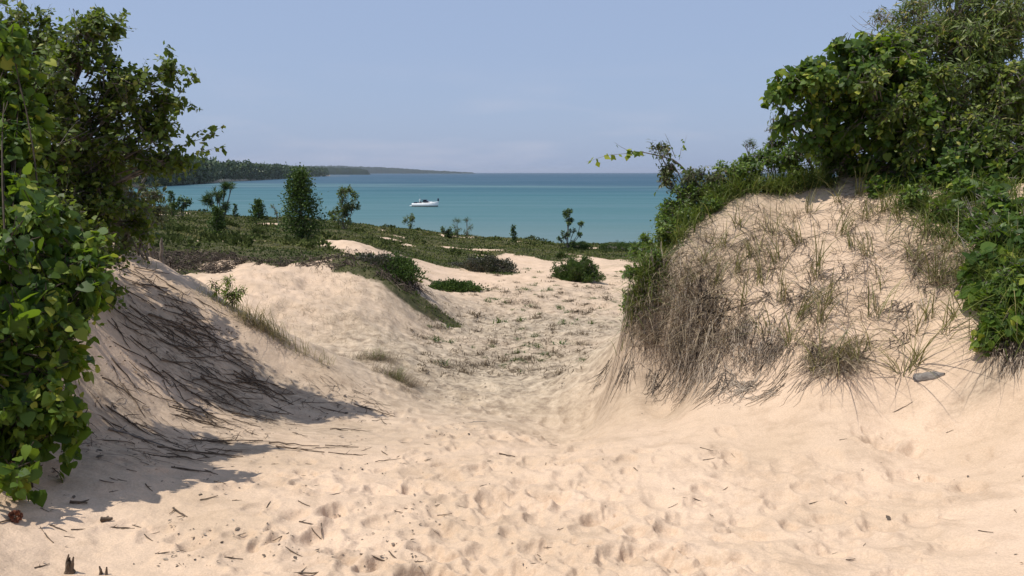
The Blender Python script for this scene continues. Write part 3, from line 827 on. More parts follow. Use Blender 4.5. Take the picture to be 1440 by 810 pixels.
spray(cr, wd, [P(950,222,10.9), P(945,210,10.9), P(940,198,10.9), P(935,188,10.9)], g, 'oval', .05, 3, r0=.005)
spray(cr, wd, [P(955,225,10.9), P(958,210,10.9), P(963,200,10.9), P(966,190,10.9)], g, 'oval', .06, 9, r0=.003)
spray(cr, wd, [P(960,240,10.9), P(945,255,10.9), P(928,262,10.9), P(922,270,10.9)], g, 'oval', .055, 12, r0=.004, rd=(.2, .2))
cr.build('outer_foliage', M_VINE, root); wd.build('branches', M_BARK, root)

# green herbs spilling down the left shoulder
def herbs(name, label, spots, seed, leaf='oval', size=.06, mat=None, h=.22, group=None, bx=None):
    b = onground(*bx) if bx is not None else onground(spots[0][0][0], spots[0][0][1])
    return shrub(name, label, 'plant', b, spots, leaf, size, mat or M_HERB, seed=seed, tw=.20, per=9, droop=.15, nstem=5, stem_r=.007, shell=.15, crownname='foliage', group=group, bias=(-.1, -.3, 0))
herbs('poison_ivy_patch' if False else 'leafy_plant', 'dense dark-green leafy plants spilling down the left shoulder of the mound',
      [lobe(*l[:4], l[4]) for l in [(960,280,10.85,.20,90),(985,290,10.8,.20,90),(1000,268,10.9,.20,90),(940,300,10.8,.16,60),(965,305,10.75,.18,70),(910,345,10.6,.12,40),(893,352,10.6,.07,16)]]
     + [lobeh(px, py, r, n) for px, py, r, n in [(935,325,.18,90),(915,355,.17,80),(950,335,.15,60),(902,385,.13,60),(890,412,.10,34),(882,432,.06,16),(925,370,.10,40),(970,310,.15,70),(1000,285,.13,50)]], 12, bx=(2.1, 10.8))
herbs('weed_patch', 'band of mixed green weeds along the mound crest below the shrub',
      [lobe(*l[:4], l[4]) for l in [(1030,250,11,.24,80),(1075,232,11.1,.24,90),(1120,225,11.1,.24,90),(1165,225,11.1,.24,90),(1100,212,11.3,.2,50),(1210,235,11,.2,60),(1050,240,11.2,.22,60),(1260,250,10.7,.22,60),(1150,205,11.3,.2,50),(1010,262,11,.16,40)]], 13, size=.065, bx=(3.6, 11.2))
herbs('flowering_weed', 'single upright weed stalk standing against the sky above the crest', [lobe(1086,200,11.3,.05,9), lobe(1086,180,11.3,.04,6), lobe(1087,168,11.3,.02,3)], 15, leaf='narrow', size=.06, mat=M_GREY, bx=(3.7, 11.35))
# right edge: vine leaves and grass hanging down the mound
lob = [(1395,325,.18,36),(1430,300,.24,44),(1405,375,.18,44),(1375,380,.12,30),(1435,360,.22,44),(1390,420,.14,34),(1430,420,.2,44),(1400,455,.12,26),(1430,470,.14,26),(1388,482,.06,10),(1330,262,.22,30),(1380,280,.22,36),(1365,398,.07,10),(1300,250,.2,30)]
lobx = [(P(1490,330,7.6), (.4,.4,.4), 60), (P(1490,430,7.0), (.3,.3,.3), 40)]
shrub('creeping_grapevine', 'broad dark leaves of a creeping vine covering the right side of the mound', 'plant', onground(5.0, 7.9),
      [lobeh(*l) for l in lob] + lobx, 'vine', .082, M_VINE, seed=16, tw=.22, per=8, droop=.3, nstem=6, stem_r=.008, bias=(-.2, -.5, 0), shell=.2, crownname='foliage', rnd_shift=-.08)
herbs('trailing_weed', 'mixed leafy weeds trailing down between the grasses on the upper right of the mound',
      [lobeh(px, py, r, n) for px, py, r, n in [(1290,285,.16,50),(1330,305,.18,60),(1365,325,.18,60),(1270,270,.14,40),(1410,345,.2,60),(1345,280,.2,60),(1385,300,.2,60),(1380,355,.14,40),(1420,400,.16,50),(1400,440,.14,40),(1310,262,.18,50)]], 19, size=.07, bx=(4.9, 9.6))
herbs('hanging_weed', 'small clump of round leaves beside the bare sand near the top of the mound', [lobe(1235,263,10.1,.10,20), lobe(1228,270,10.1,.07,10)], 17, leaf='round', size=.07, mat=M_VINE, bx=(4.6, 10.3))

# small dark evergreen tip above the crest
shrub('cedar_sapling', 'small dark cedar tip showing behind the crest weeds', 'tree', onground(4.0, 13.0),
      [lobe(1051,207,13,.10,26), lobe(1052,225,13,.12,26), lobe(1053,245,13,.15,30)], 'needle', .06, M_CONE, seed=18, tw=.1, per=8, droop=.0, stem_r=.015)

# ---------------------------------------------------------------- the plateau: single trees and bushes
def conifer(name, label, px, py, Y, h, w, seed, mat=None, sp=1.0, leaf='tiny', size=.10, group=None, lean=0, cat='tree'):
    g = np.random.default_rng(seed)
    q = hit(px, py, y0=14) if Y is None else gbase(px, Y)
    q = onground(q[0], q[1])
    root = empty(name, q); tag(root, label, cat, group)
    wood, crown = Parts(), Parts()
    top = q + np.array([lean, 0, h])
    tr = bez(q - [0, 0, .05], (q + top) / 2 + g.normal(0, .02 * h, 3), top, 8)
    wood.add(*tubes(tr[None], np.linspace(.035 * w + .01, .006, 8)[None], 6))
    nb = int(70 * sp)
    for k in range(nb):
        s = (k + g.random()) / nb
        s0 = .03 + .95 * s
        c = np.array([np.interp(s0, np.linspace(0, 1, 8), tr[:, i]) for i in range(3)])
        prof = (1 - s0) ** .75 * (0.55 + .45 * min(1, s0 / .22)) * g.uniform(.55, 1.25) * w * .5 + .03 * w
        a = g.uniform(0, 2 * math.pi)
        d = np.array([math.cos(a), math.sin(a), g.uniform(-.05, .55)])
        e = c + d * prof
        wood.add(*tubes(bez(c, c + d * prof * .5 + [0, 0, -.03 * w], e, 4)[None], np.linspace(.010, .003, 4)[None], 3))
        n = int(26 * g.uniform(.7, 1.2))
        u = g.random(n) ** .6
        pos = c + (e - c) * u[:, None] + g.normal(0, .055 * w + .02, (n, 3))
        tip = unit(d + g.normal(0, .6, (n, 3)) + [0, 0, .3]); nrm = unit(g.normal(0, .6, (n, 3)) + [0, 0, .7])
        rd = np.clip(g.normal(.40, .18, n) + .25 * (u - .6) + g.normal(0, .12), 0, 1)
        crown.add(*leaves(leaf, pos, tip, nrm, size * g.uniform(.6, 1.3, n), rd))
    wood.build('trunk', M_BARK, root); crown.build('crown', mat or M_CONE, root)
    return root

def midtree(name, label, px, Y, lobes, seed, leaf='tiny', size=.11, mat=None, cat='tree', stem_r=.03, tw=.35, per=10, droop=.0, group=None, bark=None, shell=.3, nstem=1):
    b = gbase(px, Y)
    return shrub(name, label, cat, b, [lobe(a, c, Y, r, n) for a, c, r, n in lobes], leaf, size, mat or M_OVAL, bark=bark, seed=seed, tw=tw, per=per, droop=droop,
                 nstem=nstem, stem_r=stem_r, group=group, shell=shell, twig_r=.005, limb_curve=.1)

conifer('juniper_tree', 'largest dense bright-green evergreen standing on the plateau left of centre', 424, 341, 38, 3.25, 2.35, 20, size=.12, sp=4.0)

M_MID = leaf_mat('plateau_leaf', [(0, (.050, .080, .024)), (.5, (.090, .130, .038)), (1, (.16, .19, .06))], trans=(.2, .28, .05), tf=.3)
midtree('poplar_sapling', 'airy pale-green tree right of the large evergreen at the edge of the lake view', 484, 50, [(485,272,.45,50),(478,290,.5,50),(495,290,.4,36),(480,305,.6,60),(500,275,.25,14),(470,300,.35,24)], 21, mat=M_MID, size=.15, tw=.42)
midtree('pine_tree', 'crooked open-crowned pine standing left of the large evergreen', 312, 50, [(300,280,.40,46),(318,268,.34,40),(292,285,.25,22),(312,290,.45,36),(325,262,.14,14),(305,272,.22,18)], 22, mat=M_CONE, leaf='needle', size=.24, stem_r=.05, tw=.3, per=16)
conifer('juniper_bush', 'small round evergreen on the skyline between pine and large evergreen', 365, 305, 62, 1.45, 1.4, 23, size=.16, sp=.8, cat='bush')
conifer('spruce_sapling', 'short spruce half sunk in the ground cover below the crooked pine', 305, 345, 36, 1.35, .95, 24, size=.10, sp=.9)
conifer('dark_sapling', 'thin dark sapling at the left end of the plateau skyline', 243, 297, 64, 1.9, 1.0, 25, size=.14, sp=.5)
midtree('roundleaf_bush', 'low dark bush beside the leftmost sapling on the skyline', 258, 60, [(255,286,.4,30),(262,283,.22,12),(248,290,.3,20)], 26, mat=M_CONE, size=.18, cat='bush')
midtree('thin_snag', 'bare grey snag leaning on the skyline left of the large evergreen', 392, 56, [(385,290,.15,5),(388,300,.2,8)], 27, mat=M_MID, size=.1, stem_r=.03, bark=M_BARKL)
conifer('grey_sapling', 'tiny grey-green sapling right of the crooked pine', 332, 298, 62, 1.1, .45, 28, size=.10, sp=.35)
midtree('aspen_sapling', 'tiny fan-shaped sapling alone on the skyline near the boat', 576, 66, [(572,308,.30,14),(582,310,.28,12),(577,306,.3,10),(577,317,.22,8)], 29, mat=M_MID, size=.15, tw=.4, cat='tree')
midtree('fir_sapling', 'left one of two thin see-through saplings on the skyline right of the boat', 643, 64, [(641,312,.25,12),(644,320,.35,16),(640,326,.35,18)], 30, mat=M_CONE, leaf='needle', size=.22, tw=.35, stem_r=.025)
midtree('fir_sapling', 'right one of two thin see-through saplings on the skyline right of the boat', 657, 64, [(657,311,.22,12),(659,320,.25,12),(655,327,.3,14)], 31, mat=M_CONE, leaf='needle', size=.22, tw=.35, stem_r=.025)
midtree('skyline_bush', 'small rounded bush at the foot of the thin skyline saplings', 626, 64, [(625,326,.35,40),(630,329,.4,40)], 32, mat=M_CONE, size=.15, cat='bush')
conifer('cedar_tree', 'short narrow cedar on the lip below open water in the middle of the view', 722, 336, 62, 1.45, .55, 33, size=.11, sp=.6)
midtree('alder_sapling', 'forked leafy sapling standing against the water at the right end of the plateau', 799, 60, [(798,300,.28,30),(800,312,.34,32),(795,330,.34,30),(806,325,.22,12),(817,318,.26,22),(815,330,.18,10),(802,342,.3,16),(790,338,.25,12),(802,296,.18,10)], 34, mat=M_CONE, size=.14, tw=.34, stem_r=.035)

def moundbush(name, label, px, py, Y, rx, ry, rz, seed, n=900, mat=None, size=.08, spread=.07):
    """low dome-shaped dune bush: leaves on short shoots over a dome, twigs at the skirt"""
    g = np.random.default_rng(seed)
    q = hit(px, py, y0=12) if Y is None else gbase(px, Y)
    q = onground(q[0], q[1])
    root = empty(name, q); tag(root, label, 'bush')
    wood, crown = Parts(), Parts()
    d = rsphere(g, n); d[:, 2] = np.abs(d[:, 2])
    lump = 1 + .30 * np.sin(d[:, 0] * 5 + seed) * np.cos(d[:, 1] * 4 + 1 + d[:, 2] * 3) + .16 * np.sin(d[:, 0] * 11 + seed * 2) + g.normal(0, .11, n)
    pos = q + d * np.array([rx, ry, rz]) * lump[:, None] * g.uniform(.86, 1.02, (n, 1))
    pos[:, 2] = np.maximum(pos[:, 2], ground(pos[:, 0], pos[:, 1]) + .02)
    sel = slice(0, n, 3)
    p0 = q + (pos[sel] - q) * .25; tt = np.linspace(0, 1, 4)[None, :, None]
    wood.add(*tubes(p0[:, None] * (1 - tt) + pos[sel][:, None] * tt, np.linspace(.012, .004, 4)[None] * np.ones((len(p0), 1)), 3))
    per = 14
    ti = np.repeat(np.arange(n), per); m = len(ti)
    pp = pos[ti] + g.normal(0, spread, (m, 3)) * np.array([1, 1, .8])
    tip = unit(d[ti] + g.normal(0, .5, (m, 3)) + [0, 0, .4]); nrm = unit(d[ti] * .8 + g.normal(0, .5, (m, 3)))
    rd = np.clip(g.normal(.4, .15, m) + g.normal(0, .13, n)[ti], 0, 1)
    crown.add(*leaves('tiny', pp, tip, nrm, size * g.uniform(.6, 1.3, m), rd))
    wood.build('stem', M_BARKL, root); crown.build('crown', mat or M_CONE, root)
    return root
M_TWIGGY = leaf_mat('grey_scrub', [(0, (.045, .042, .032)), (.5, (.085, .080, .055)), (1, (.15, .14, .09))], tf=.1)
moundbush('juniper_mound', 'round dark-green dome bush on bare sand at the right of the hollow', 812, 394, None, .86, .7, .80, 40, n=1700, size=.055, spread=.035)
moundbush('scrub_mound', 'wide grey-green scrub dome on the edge of the ground cover above the hollow', 685, 381, None, 1.3, .8, .52, 41, n=700, mat=M_TWIGGY)
moundbush('flat_juniper', 'flat dark-green juniper mat lying alone in the sand of the hollow', 638, 408, None, .85, .55, .22, 42, n=420)
moundbush('ridge_juniper', 'dark green bush on the shaded end of the sand ridge left of the hollow', 562, 392, 20.3, .42, .5, .42, 43, n=300, size=.06)
moundbush('ridge_scrub', 'dark twiggy scrub capping the steep sand ridge left of the hollow', 540, 372, 20.6, .60, .5, .22, 45, n=320, size=.055, mat=M_TWIGGY)
moundbush('lip_bush', 'dark low bush on the lakeward lip at the far right', 880, 352, None, 1.6, 1.0, .45, 46, n=420)
moundbush('lip_shrub', 'low bush on the lip beside the forked sapling', 815, 349, None, .9, .7, .35, 47, n=260)

# ---------------------------------------------------------------- grass
M_CREST = leaf_mat('crest_blade', [(0, (.050, .080, .016)), (.5, (.105, .145, .028)), (.8, (.19, .21, .05)), (1, (.34, .28, .12))], trans=(.24, .32, .04), tf=.3)
M_SPROUT = leaf_mat('sprout_leaf', [(0, (.08, .13, .02)), (1, (.22, .27, .04))], trans=(.3, .4, .03), tf=.35)
M_TUFT = leaf_mat('beach_grass_blade', [(0, (.075, .085, .022)), (.5, (.17, .165, .05)), (.8, (.27, .23, .10)), (1, (.42, .33, .19))], trans=(.26, .26, .07), tf=.25)
def blades(g, base, n, h, spread, lean, w, K=6, wind=(0, 0), flat=0.0):
    """n blades from base points (n,3) -> paths, widths, side"""
    az = g.uniform(0, 2 * math.pi, n)
    hh = h * g.uniform(.45, 1.15, n)
    out = np.stack([np.cos(az), np.sin(az), np.zeros(n)], 1)
    ln = np.abs(g.normal(lean, lean * .5 + .05, n))[:, None]
    t = np.linspace(0, 1, K)[None, :, None]
    d0 = unit(out * ln * .5 + np.array([wind[0] * .4, wind[1] * .4, 1.0]))
    bend = (out * (ln * .7) + np.array([wind[0], wind[1], 0]))
    path = base[:, None] + (d0[:, None] * t + bend[:, None] * t ** 2.2) * hh[:, None, None]
    path[..., 2] -= (ln[:, :, None] * t ** 2.5 * hh[:, None, None] * .45)[..., 0]
    wd = w * np.array([.7, 1, .9, .7, .42, .08])[None, :K] * g.uniform(.7, 1.3, (n, 1))
    side = unit(np.cross(out + g.normal(0, .5, (n, 3)), np.array([0, 0, 1.])))
    return path, wd, side

def grass_parts(g, pts, per, h, spread, lean, w, wind=(0, 0), rd=(.45, .2), clamp=True):
    P_ = Parts()
    n = len(pts) * per
    b = np.repeat(pts, per, 0) + np.concatenate([g.normal(0, spread, (n, 2)), np.zeros((n, 1))], 1)
    b[:, 2] = ground(b[:, 0], b[:, 1]) - .01
    pa, wd, sd = blades(g, b, n, h, spread, lean, w, wind=wind)
    if clamp:
        gz = ground(pa[..., 0], pa[..., 1]) + .006
        pa[..., 2] = np.maximum(pa[..., 2], gz)
    v, f = ribbons(pa, wd, sd)
    P_.add(v, f, np.repeat(np.clip(g.normal(rd[0], rd[1], n), 0, 1), pa.shape[1] * 2))
    return P_

def scatter_hit(g, px0, py0, px1, py1, n):
    out = []
    for k in range(n):
        q = hit(g.uniform(px0, px1), g.uniform(py0, py1)); out.append(q)
    return np.array(out)

def poly_hits(g, poly, n, **k):
    poly = np.array(poly, float); x0, y0 = poly.min(0); x1, y1 = poly.max(0); out = []
    while len(out) < n:
        x, y = g.uniform(x0, x1), g.uniform(y0, y1); ins = False
        j = len(poly) - 1
        for i in range(len(poly)):
            if (poly[i, 1] > y) != (poly[j, 1] > y) and x < (poly[j, 0] - poly[i, 0]) * (y - poly[i, 1]) / (poly[j, 1] - poly[i, 1]) + poly[i, 0]: ins = not ins
            j = i
        if ins: out.append(hit(x, y, **k))
    return np.array(out)

g = np.random.default_rng(60)
# belts of green grass under the shrubs: nobody could count the blades
belt1 = np.concatenate([poly_hits(g, [(900,395),(880,430),(905,440),(930,370),(985,310),(1040,272),(1000,255),(940,300)], 150),
                        poly_hits(g, [(1000,270),(1040,275),(1110,262),(1160,262),(1160,245),(1010,250)], 90)])
e1 = np.stack([g.uniform(2.6, 4.3, 170), g.uniform(10.7, 11.3, 170), np.zeros(170)], 1)
pp = grass_parts(g, np.concatenate([belt1, e1]), 18, .42, .07, 1.0, .010, wind=(-.12, -.15), rd=(.45, .28))
o = pp.build('crest_grass', M_CREST); tag(o, 'green grass along the left shoulder and crest of the mound', 'grass', kind='stuff')
belt2 = np.concatenate([poly_hits(g, [(1240,255),(1250,300),(1300,330),(1370,355),(1440,360),(1440,240),(1300,235)], 120),
                        poly_hits(g, [(1365,360),(1375,400),(1395,450),(1400,490),(1440,500),(1440,350)], 75)])
pp = grass_parts(g, belt2, 14, .40, .06, 1.1, .009, wind=(-.15, -.25), rd=(.42, .30))
o = pp.build('bank_grass', M_CREST); tag(o, 'green grass hanging over the right side of the mound', 'grass', kind='stuff')

# individual tufts of beach grass on the sandy face, at the places the photograph shows them
TUFTS = [ # px, py(base), blades, height, lean
 (1120,345,26,.42,.6),(1150,390,30,.50,.5),(1085,330,24,.38,.7),(1185,330,26,.42,.6),(1215,310,22,.36,.7),(1060,360,24,.36,.7),(1035,385,22,.38,.7),(1100,425,26,.48,.5),
 (1125,450,26,.5,.6),(1155,455,22,.42,.5),(1045,430,20,.4,.7),(1010,400,22,.34,.8),(1220,360,18,.34,.6),(1230,445,24,.45,.5),(1145,520,30,.42,.7),(1175,510,24,.36,.8),(1200,505,24,.34,.8),
 (1290,370,26,.45,.6),(1315,400,34,.50,.5),(1335,350,24,.36,.6),(1350,395,20,.32,.6),(1285,515,26,.46,.6),(1265,525,20,.34,.8),(1300,330,24,.36,.6),(1210,275,24,.36,.6),(1180,285,20,.32,.7),
 (1240,300,26,.36,.6),(1265,310,24,.36,.7),(1140,300,20,.34,.7),(1330,470,16,.36,.7),(1305,450,16,.38,.6),(1070,400,22,.4,.6),(1165,430,20,.40,.6),(1090,370,20,.36,.7),(990,370,22,.34,.8),(1015,350,22,.32,.8),
 (1040,320,22,.32,.8),(1225,490,14,.3,.8),(1345,445,16,.34,.6),(1110,485,20,.4,.7),(1075,470,18,.36,.7),(1195,350,14,.34,.7),(1250,340,14,.3,.7),(1320,300,24,.36,.6),(970,400,18,.3,.8),(1290,470,12,.36,.7),(1370,470,18,.3,.6),(1235,405,10,.34,.7)]
GR_T = 'beach grass tufts rooted in the sandy face of the mound'
def tuft(name, label, q, n, h, lean, seed, group, mat=None, w=.008, spread=.035, rd=(.52, .2), dry=.35, cat='grass'):
    g = np.random.default_rng(seed)
    root = empty(name, q); tag(root, label, cat, group)
    pp = grass_parts(g, q[None], n, h, spread, lean, w, wind=(g.normal(-.05, .15), g.normal(-.1, .1)), rd=rd)
    pp.build('blades', mat or M_TUFT, root)
    nd = int(n * dry) + 1
    pd = grass_parts(g, q[None], nd * 2, h * .42, spread * 1.2, lean * 1.5, w * .6, wind=(-.3, -.5), rd=(.45, .25))
    pd.build('dead_blades', M_DRY, root)
    return root
for k, (px, py, n, h, ln) in enumerate(TUFTS):
    tuft('beach_grass_tuft', 'wiry half-green beach grass tuft rooted in the bare sandy face of the mound', hit(px, py), int(n * .75), h * 1.4, ln * .95, 100 + k, GR_T, w=.0095)
# sparse reedy plants on the left bank crest
for k, (px, py, n, h, lab) in enumerate([(322,418,22,.42,'yellow-green leafy sprout on the left bank crest, in front of the dark cut bank'),(300,400,12,.3,'small yellow-green sprout left of the larger one on the bank crest')]):
    q = gbase(px, 10.5)
    shrub('leafy_sprout', lab, 'plant', q, [(q + [0, 0, .14], (.15, .12, .13), 34), (q + [-.03, 0, .36], (.06, .06, .10), 12), (q + [.12, 0, .22], (.06, .06, .08), 9)] if k == 0 else [(q + [0, 0, .16], (.08, .06, .12), 12)], 'narrow', .075, M_SPROUT, seed=70 + k, tw=.14, per=8, stem_r=.006, nstem=1, rnd_shift=.3)
BANKT = [(335,432,30,.34),(352,452,30,.40),(366,468,34,.42),(388,478,26,.34),(305,410,18,.26),(280,398,14,.24),(425,488,16,.30),(450,500,14,.26),(345,440,22,.40),(360,450,26,.42),(378,462,30,.40),(395,468,24,.34),(372,440,14,.5),(410,478,18,.30),(438,488,12,.34),(350,425,10,.4),(205,432,14,.20),(330,425,16,.3)]
for k, (px, py, n, h) in enumerate(BANKT):
    tuft('dune_grass_clump', 'dry grey-green grass clump on the crest of the left bank', gbase(px, 10.35), n, h, .5, 200 + k, 'grass clumps along the left bank crest', w=.006, rd=(.75, .2), dry=.8, spread=.06)
# fuzzy dry grass mounds at the end of the left bank
for k, (px, py, n, h, lab) in enumerate([(525,505,160,.26,'fuzzy dry grass hummock at the end of the left bank, the upper one'),(560,535,150,.26,'fuzzy dry grass hummock at the foot of the left bank, the lower one')]):
    g = np.random.default_rng(220 + k); q = hit(px, py); root = empty('dry_grass_hummock', q); tag(root, lab, 'grass')
    ps = np.stack([q[0] + g.normal(0, .20, 30), q[1] + g.normal(0, .14, 30), np.zeros(30)], 1)
    grass_parts(g, ps, 22, h, .05, .9, .004, wind=(.35, -.1), rd=(.45, .25)).build('blades', M_DRY, root)
    grass_parts(g, q + (ps[:14] - q) * .45, 9, h * 1.1, .05, .6, .004, wind=(.2, 0), rd=(.7, .2)).build('green_blades', M_GRASS, root)

# thin see-through grass on the sand face and in the hollow
g = np.random.default_rng(61)
ps = poly_hits(g, [(350,380),(520,378),(600,450),(640,470),(560,490),(440,480),(380,450)], 260)
pp = grass_parts(g, ps, 5, .22, .06, .8, .005, rd=(.75, .2)); ppd = grass_parts(g, ps, 6, .16, .08, 1.2, .005, rd=(.6, .2))
hp = np.concatenate([poly_hits(g, [(600,420),(860,400),(860,470),(800,530),(600,530),(580,470)], 420, y0=8), poly_hits(g, [(680,398),(700,398),(760,430),(735,432)], 60, y0=8), poly_hits(g, [(820,405),(870,395),(870,405),(830,415)], 30, y0=8)])
hh_ = grass_parts(g, hp, 9, .10, .10, 1.2, .012, rd=(.18, .2))
for v, f, a in zip(hh_.v, hh_.f, hh_.a): ppd.add(v, f, a)
o = ppd.build('sparse_dune_grass', M_DRY); tag(o, 'thin dry grass dotted over the left sand slope', 'grass', kind='stuff')
HOL = []
g = np.random.default_rng(62)
for k in range(185):
    px = g.uniform(575, 868); py = 398 + 130 * g.random() ** 1.3
    if px < 640 and py < 455: continue
    if px > 835 and py > 470: continue
    HOL.append((px, py))
for k in range(40): HOL.append((g.uniform(690, 870), g.uniform(378, 410)))
protos = []
for k in range(6):
    gg = np.random.default_rng(300 + k)
    q = np.zeros(3); n = 30
    base = np.concatenate([gg.normal(0, .07, (n, 2)), np.zeros((n, 1))], 1)
    pa, wd_, sd = blades(gg, base, n, .15, .05, 1.0, .016)
    pa[..., 2] = np.maximum(pa[..., 2], .004)
    v, f = ribbons(pa, wd_, sd)
    pr = Parts(); pr.add(v, f, np.repeat(np.clip(gg.normal([.1, .35, .2][k % 3], .2, n), 0, 1), pa.shape[1] * 2))
    o = pr.build('dwarf_tuft', M_DRY if k % 3 else M_GRASS, origin=(0, 0, 0)); protos.append(o)
for k, (px, py) in enumerate(HOL):
    o = protos[k] if k < len(protos) else protos[k % len(protos)].copy()
    if k >= len(protos): COL.objects.link(o)
    q = hit(px, py, y0=8)
    o.location = (q[0], q[1], float(ground(q[0], q[1])) - .01); o.rotation_euler = (0, 0, g.uniform(0, 6.28)); s = g.uniform(.6, 1.7) * (1.0 if q[1] > 20 else .7)
    o.scale = (s, s, s * g.uniform(.6, 1.0))
    tag(o, 'low brown or dull green dwarf tuft dotted over the sandy floor of the hollow', 'grass', 'dwarf tufts on the floor of the hollow')

# ---------------------------------------------------------------- hanging dry roots on the mound
g = np.random.default_rng(63)
def creep(g, pts, L, K=9, out=.03, jit=.35, bias=(0, 0), r=.0034, lift=.5, cw=None):
    """strands running downhill from the points, hugging the ground and lifting off it a little"""
    n = len(pts); p = pts[:, :2].copy(); LL = L * g.uniform(.35, 1.3, n); st = LL / (K - 1)
    path = np.zeros((n, K, 3)); off = np.abs(g.normal(0, out, n)); wob = g.normal(0, jit, (n, 2)) + (0 if cw is None else cw)
    for k in range(K):
        z = ground(p[:, 0], p[:, 1])
        path[:, k, :2] = p; path[:, k, 2] = z + .004 + off * math.sin(math.pi * min(1, (k / (K - 1)) * .9 + .1)) * (1 + lift * g.normal(0, .5, n))
        nn = gnormal(p[:, 0], p[:, 1], .09)
        down = nn[:, :2]; sl = np.linalg.norm(down, axis=1, keepdims=True)
        d = unit(down / np.maximum(sl, .05) * .9 + wob + np.array(bias) + g.normal(0, .45, (n, 2)))
        hor = np.sqrt(np.maximum(1 - np.minimum(sl, .93) ** 2, .1))
        p = p + d * (st[:, None] * hor)
    path[..., 2] = np.maximum(path[..., 2], ground(path[..., 0], path[..., 1]) + .002)
    rr = r * g.uniform(.5, 1.6, (n, 1)) * np.linspace(1, .4, K)[None]
    return path, rr
rp = Parts()
def addroots(poly, n, L, rdm=.52, **k):
    nc = max(3, n // 11); cc = poly_hits(g, poly, nc); ci = g.integers(0, nc, n); cw = g.normal(0, .5, (nc, 2)); cb = g.normal(0, .14, nc)
    ps = cc[ci] + np.concatenate([g.normal(0, .045, (n, 2)), np.zeros((n, 1))], 1); ps[:, 2] = ground(ps[:, 0], ps[:, 1])
    k = dict(k); k['cw'] = cw[ci]
    pa, rr = creep(g, ps, L, **k); v, f = tubes(pa, rr, 3)
    rp.add(v, f, np.repeat(np.clip(g.normal(rdm + .14, .30, n) + cb[ci] + .9 * fbm(ps[:, 0] * 5, ps[:, 1] * 5 + ps[:, 2] * 3, 2, 9), 0, 1), pa.shape[1] * 3))
addroots([(885,395),(930,365),(975,395),(1010,430),(1030,460),(1010,490),(960,495),(900,470),(872,455)], 240, .32, out=.09, jit=.9, rdm=.72)
addroots([(872,455),(900,455),(1000,470),(1050,475),(1040,500),(960,508),(880,485)], 200, .34, out=.06, jit=.8, rdm=.68)
addroots([(945,480),(1035,480),(1010,520),(965,525)], 300, .42, out=.10, jit=.35, rdm=.38)
addroots([(880,400),(960,380),(1040,470),(960,510),(880,470)], 220, .26, out=.14, jit=1.6, rdm=.85)
addroots([(885,400),(1000,400),(1050,480),(1000,520),(880,480)], 60, .5, out=.12, jit=1.0, r=.009, rdm=.35)
addroots([(960,350),(1100,330),(1200,420),(1100,500),(1000,470)], 34, .4, out=.02, jit=1.2, r=.006, rdm=.3)
addroots([(960,340),(1040,300),(1090,330),(1080,400),(1000,420),(950,380)], 110, .30, out=.03, jit=.7)
addroots([(1040,440),(1090,450),(1120,490),(1090,515),(1040,505)], 240, .36, out=.05, jit=.5)
addroots([(1140,490),(1205,488),(1205,510),(1150,525)], 130, .34, out=.035, jit=.6)
addroots([(1280,340),(1380,360),(1370,400),(1290,390)], 200, .3, out=.03, jit=.7)
addroots([(1380,470),(1440,480),(1440,505),(1400,495)], 170, .26, out=.04, jit=.5)
addroots([(1050,300),(1280,260),(1330,480),(1080,500)], 420, .28, out=.012, jit=.9)
addroots([(820,535),(870,500),(900,515),(840,550)], 90, .35, out=.01, jit=.4)
addroots([(900,510),(1040,515),(1060,545),(920,545)], 200, .42, out=.008, jit=.35)
addroots([(1060,520),(1160,520),(1150,545),(1070,550)], 60, .3, out=.008, jit=.35)
addroots([(1150,258),(1250,245),(1260,285),(1200,300)], 240, .25, out=.02, jit=.8)
o = rp.build('hanging_roots', M_ROOT); tag(o, 'tangle of dry grey-brown roots and dead grass hanging down the mound', 'roots', kind='stuff')
dp = Parts()
for poly, n in [([(880,395),(940,350),(1000,380),(1050,450),(1040,500),(960,500),(880,470)], 270), ([(950,330),(1040,285),(1120,300),(1100,400),(1000,400)], 110), ([(1130,480),(1215,480),(1220,520),(1150,540)], 60), ([(1270,330),(1380,360),(1370,410),(1290,400)], 80),([(1100,290),(1240,290),(1240,450),(1100,470)],120)]:
    ps = poly_hits(g, poly, n)
    q_ = grass_parts(g, ps, 6, .24, .03, 1.3, .0075, wind=(-.3, -.6), rd=(.68, .28))
    for v, f, a in zip(q_.v, q_.f, q_.a): dp.add(v, f, a)
o = dp.build('dead_grass', M_DRY); tag(o, 'dead straw-coloured grass matted over the mound face', 'grass', kind='stuff')

# fine roots and stalks over the shaded bank
rp = Parts(); g = np.random.default_rng(69)
for poly, n in [([(190,370),(260,410),(400,560),(380,600),(260,560),(150,440)], 200), ([(130,560),(300,580),(380,620),(200,660),(110,640)], 90), ([(420,500),(520,540),(560,600),(430,590)], 60)]:
    ps = poly_hits(g, poly, n); pa, rr = creep(g, ps, .30, out=.012, jit=1.0, r=.0028, bias=(.2, .35), cw=(np.stack([fbm(ps[:, 0] * 3, ps[:, 1] * 3, 2, 5), fbm(ps[:, 0] * 3, ps[:, 1] * 3, 2, 6)], 1) * 2.5)); v, f = tubes(pa, rr, 3)
    rp.add(v, f, np.repeat(np.clip(g.normal(.22, .22, n), 0, 1), pa.shape[1] * 3))
o = rp.build('bank_litter', M_ROOT); tag(o, 'fine dead roots and stalks strewn down the shaded left bank', 'litter', kind='stuff')

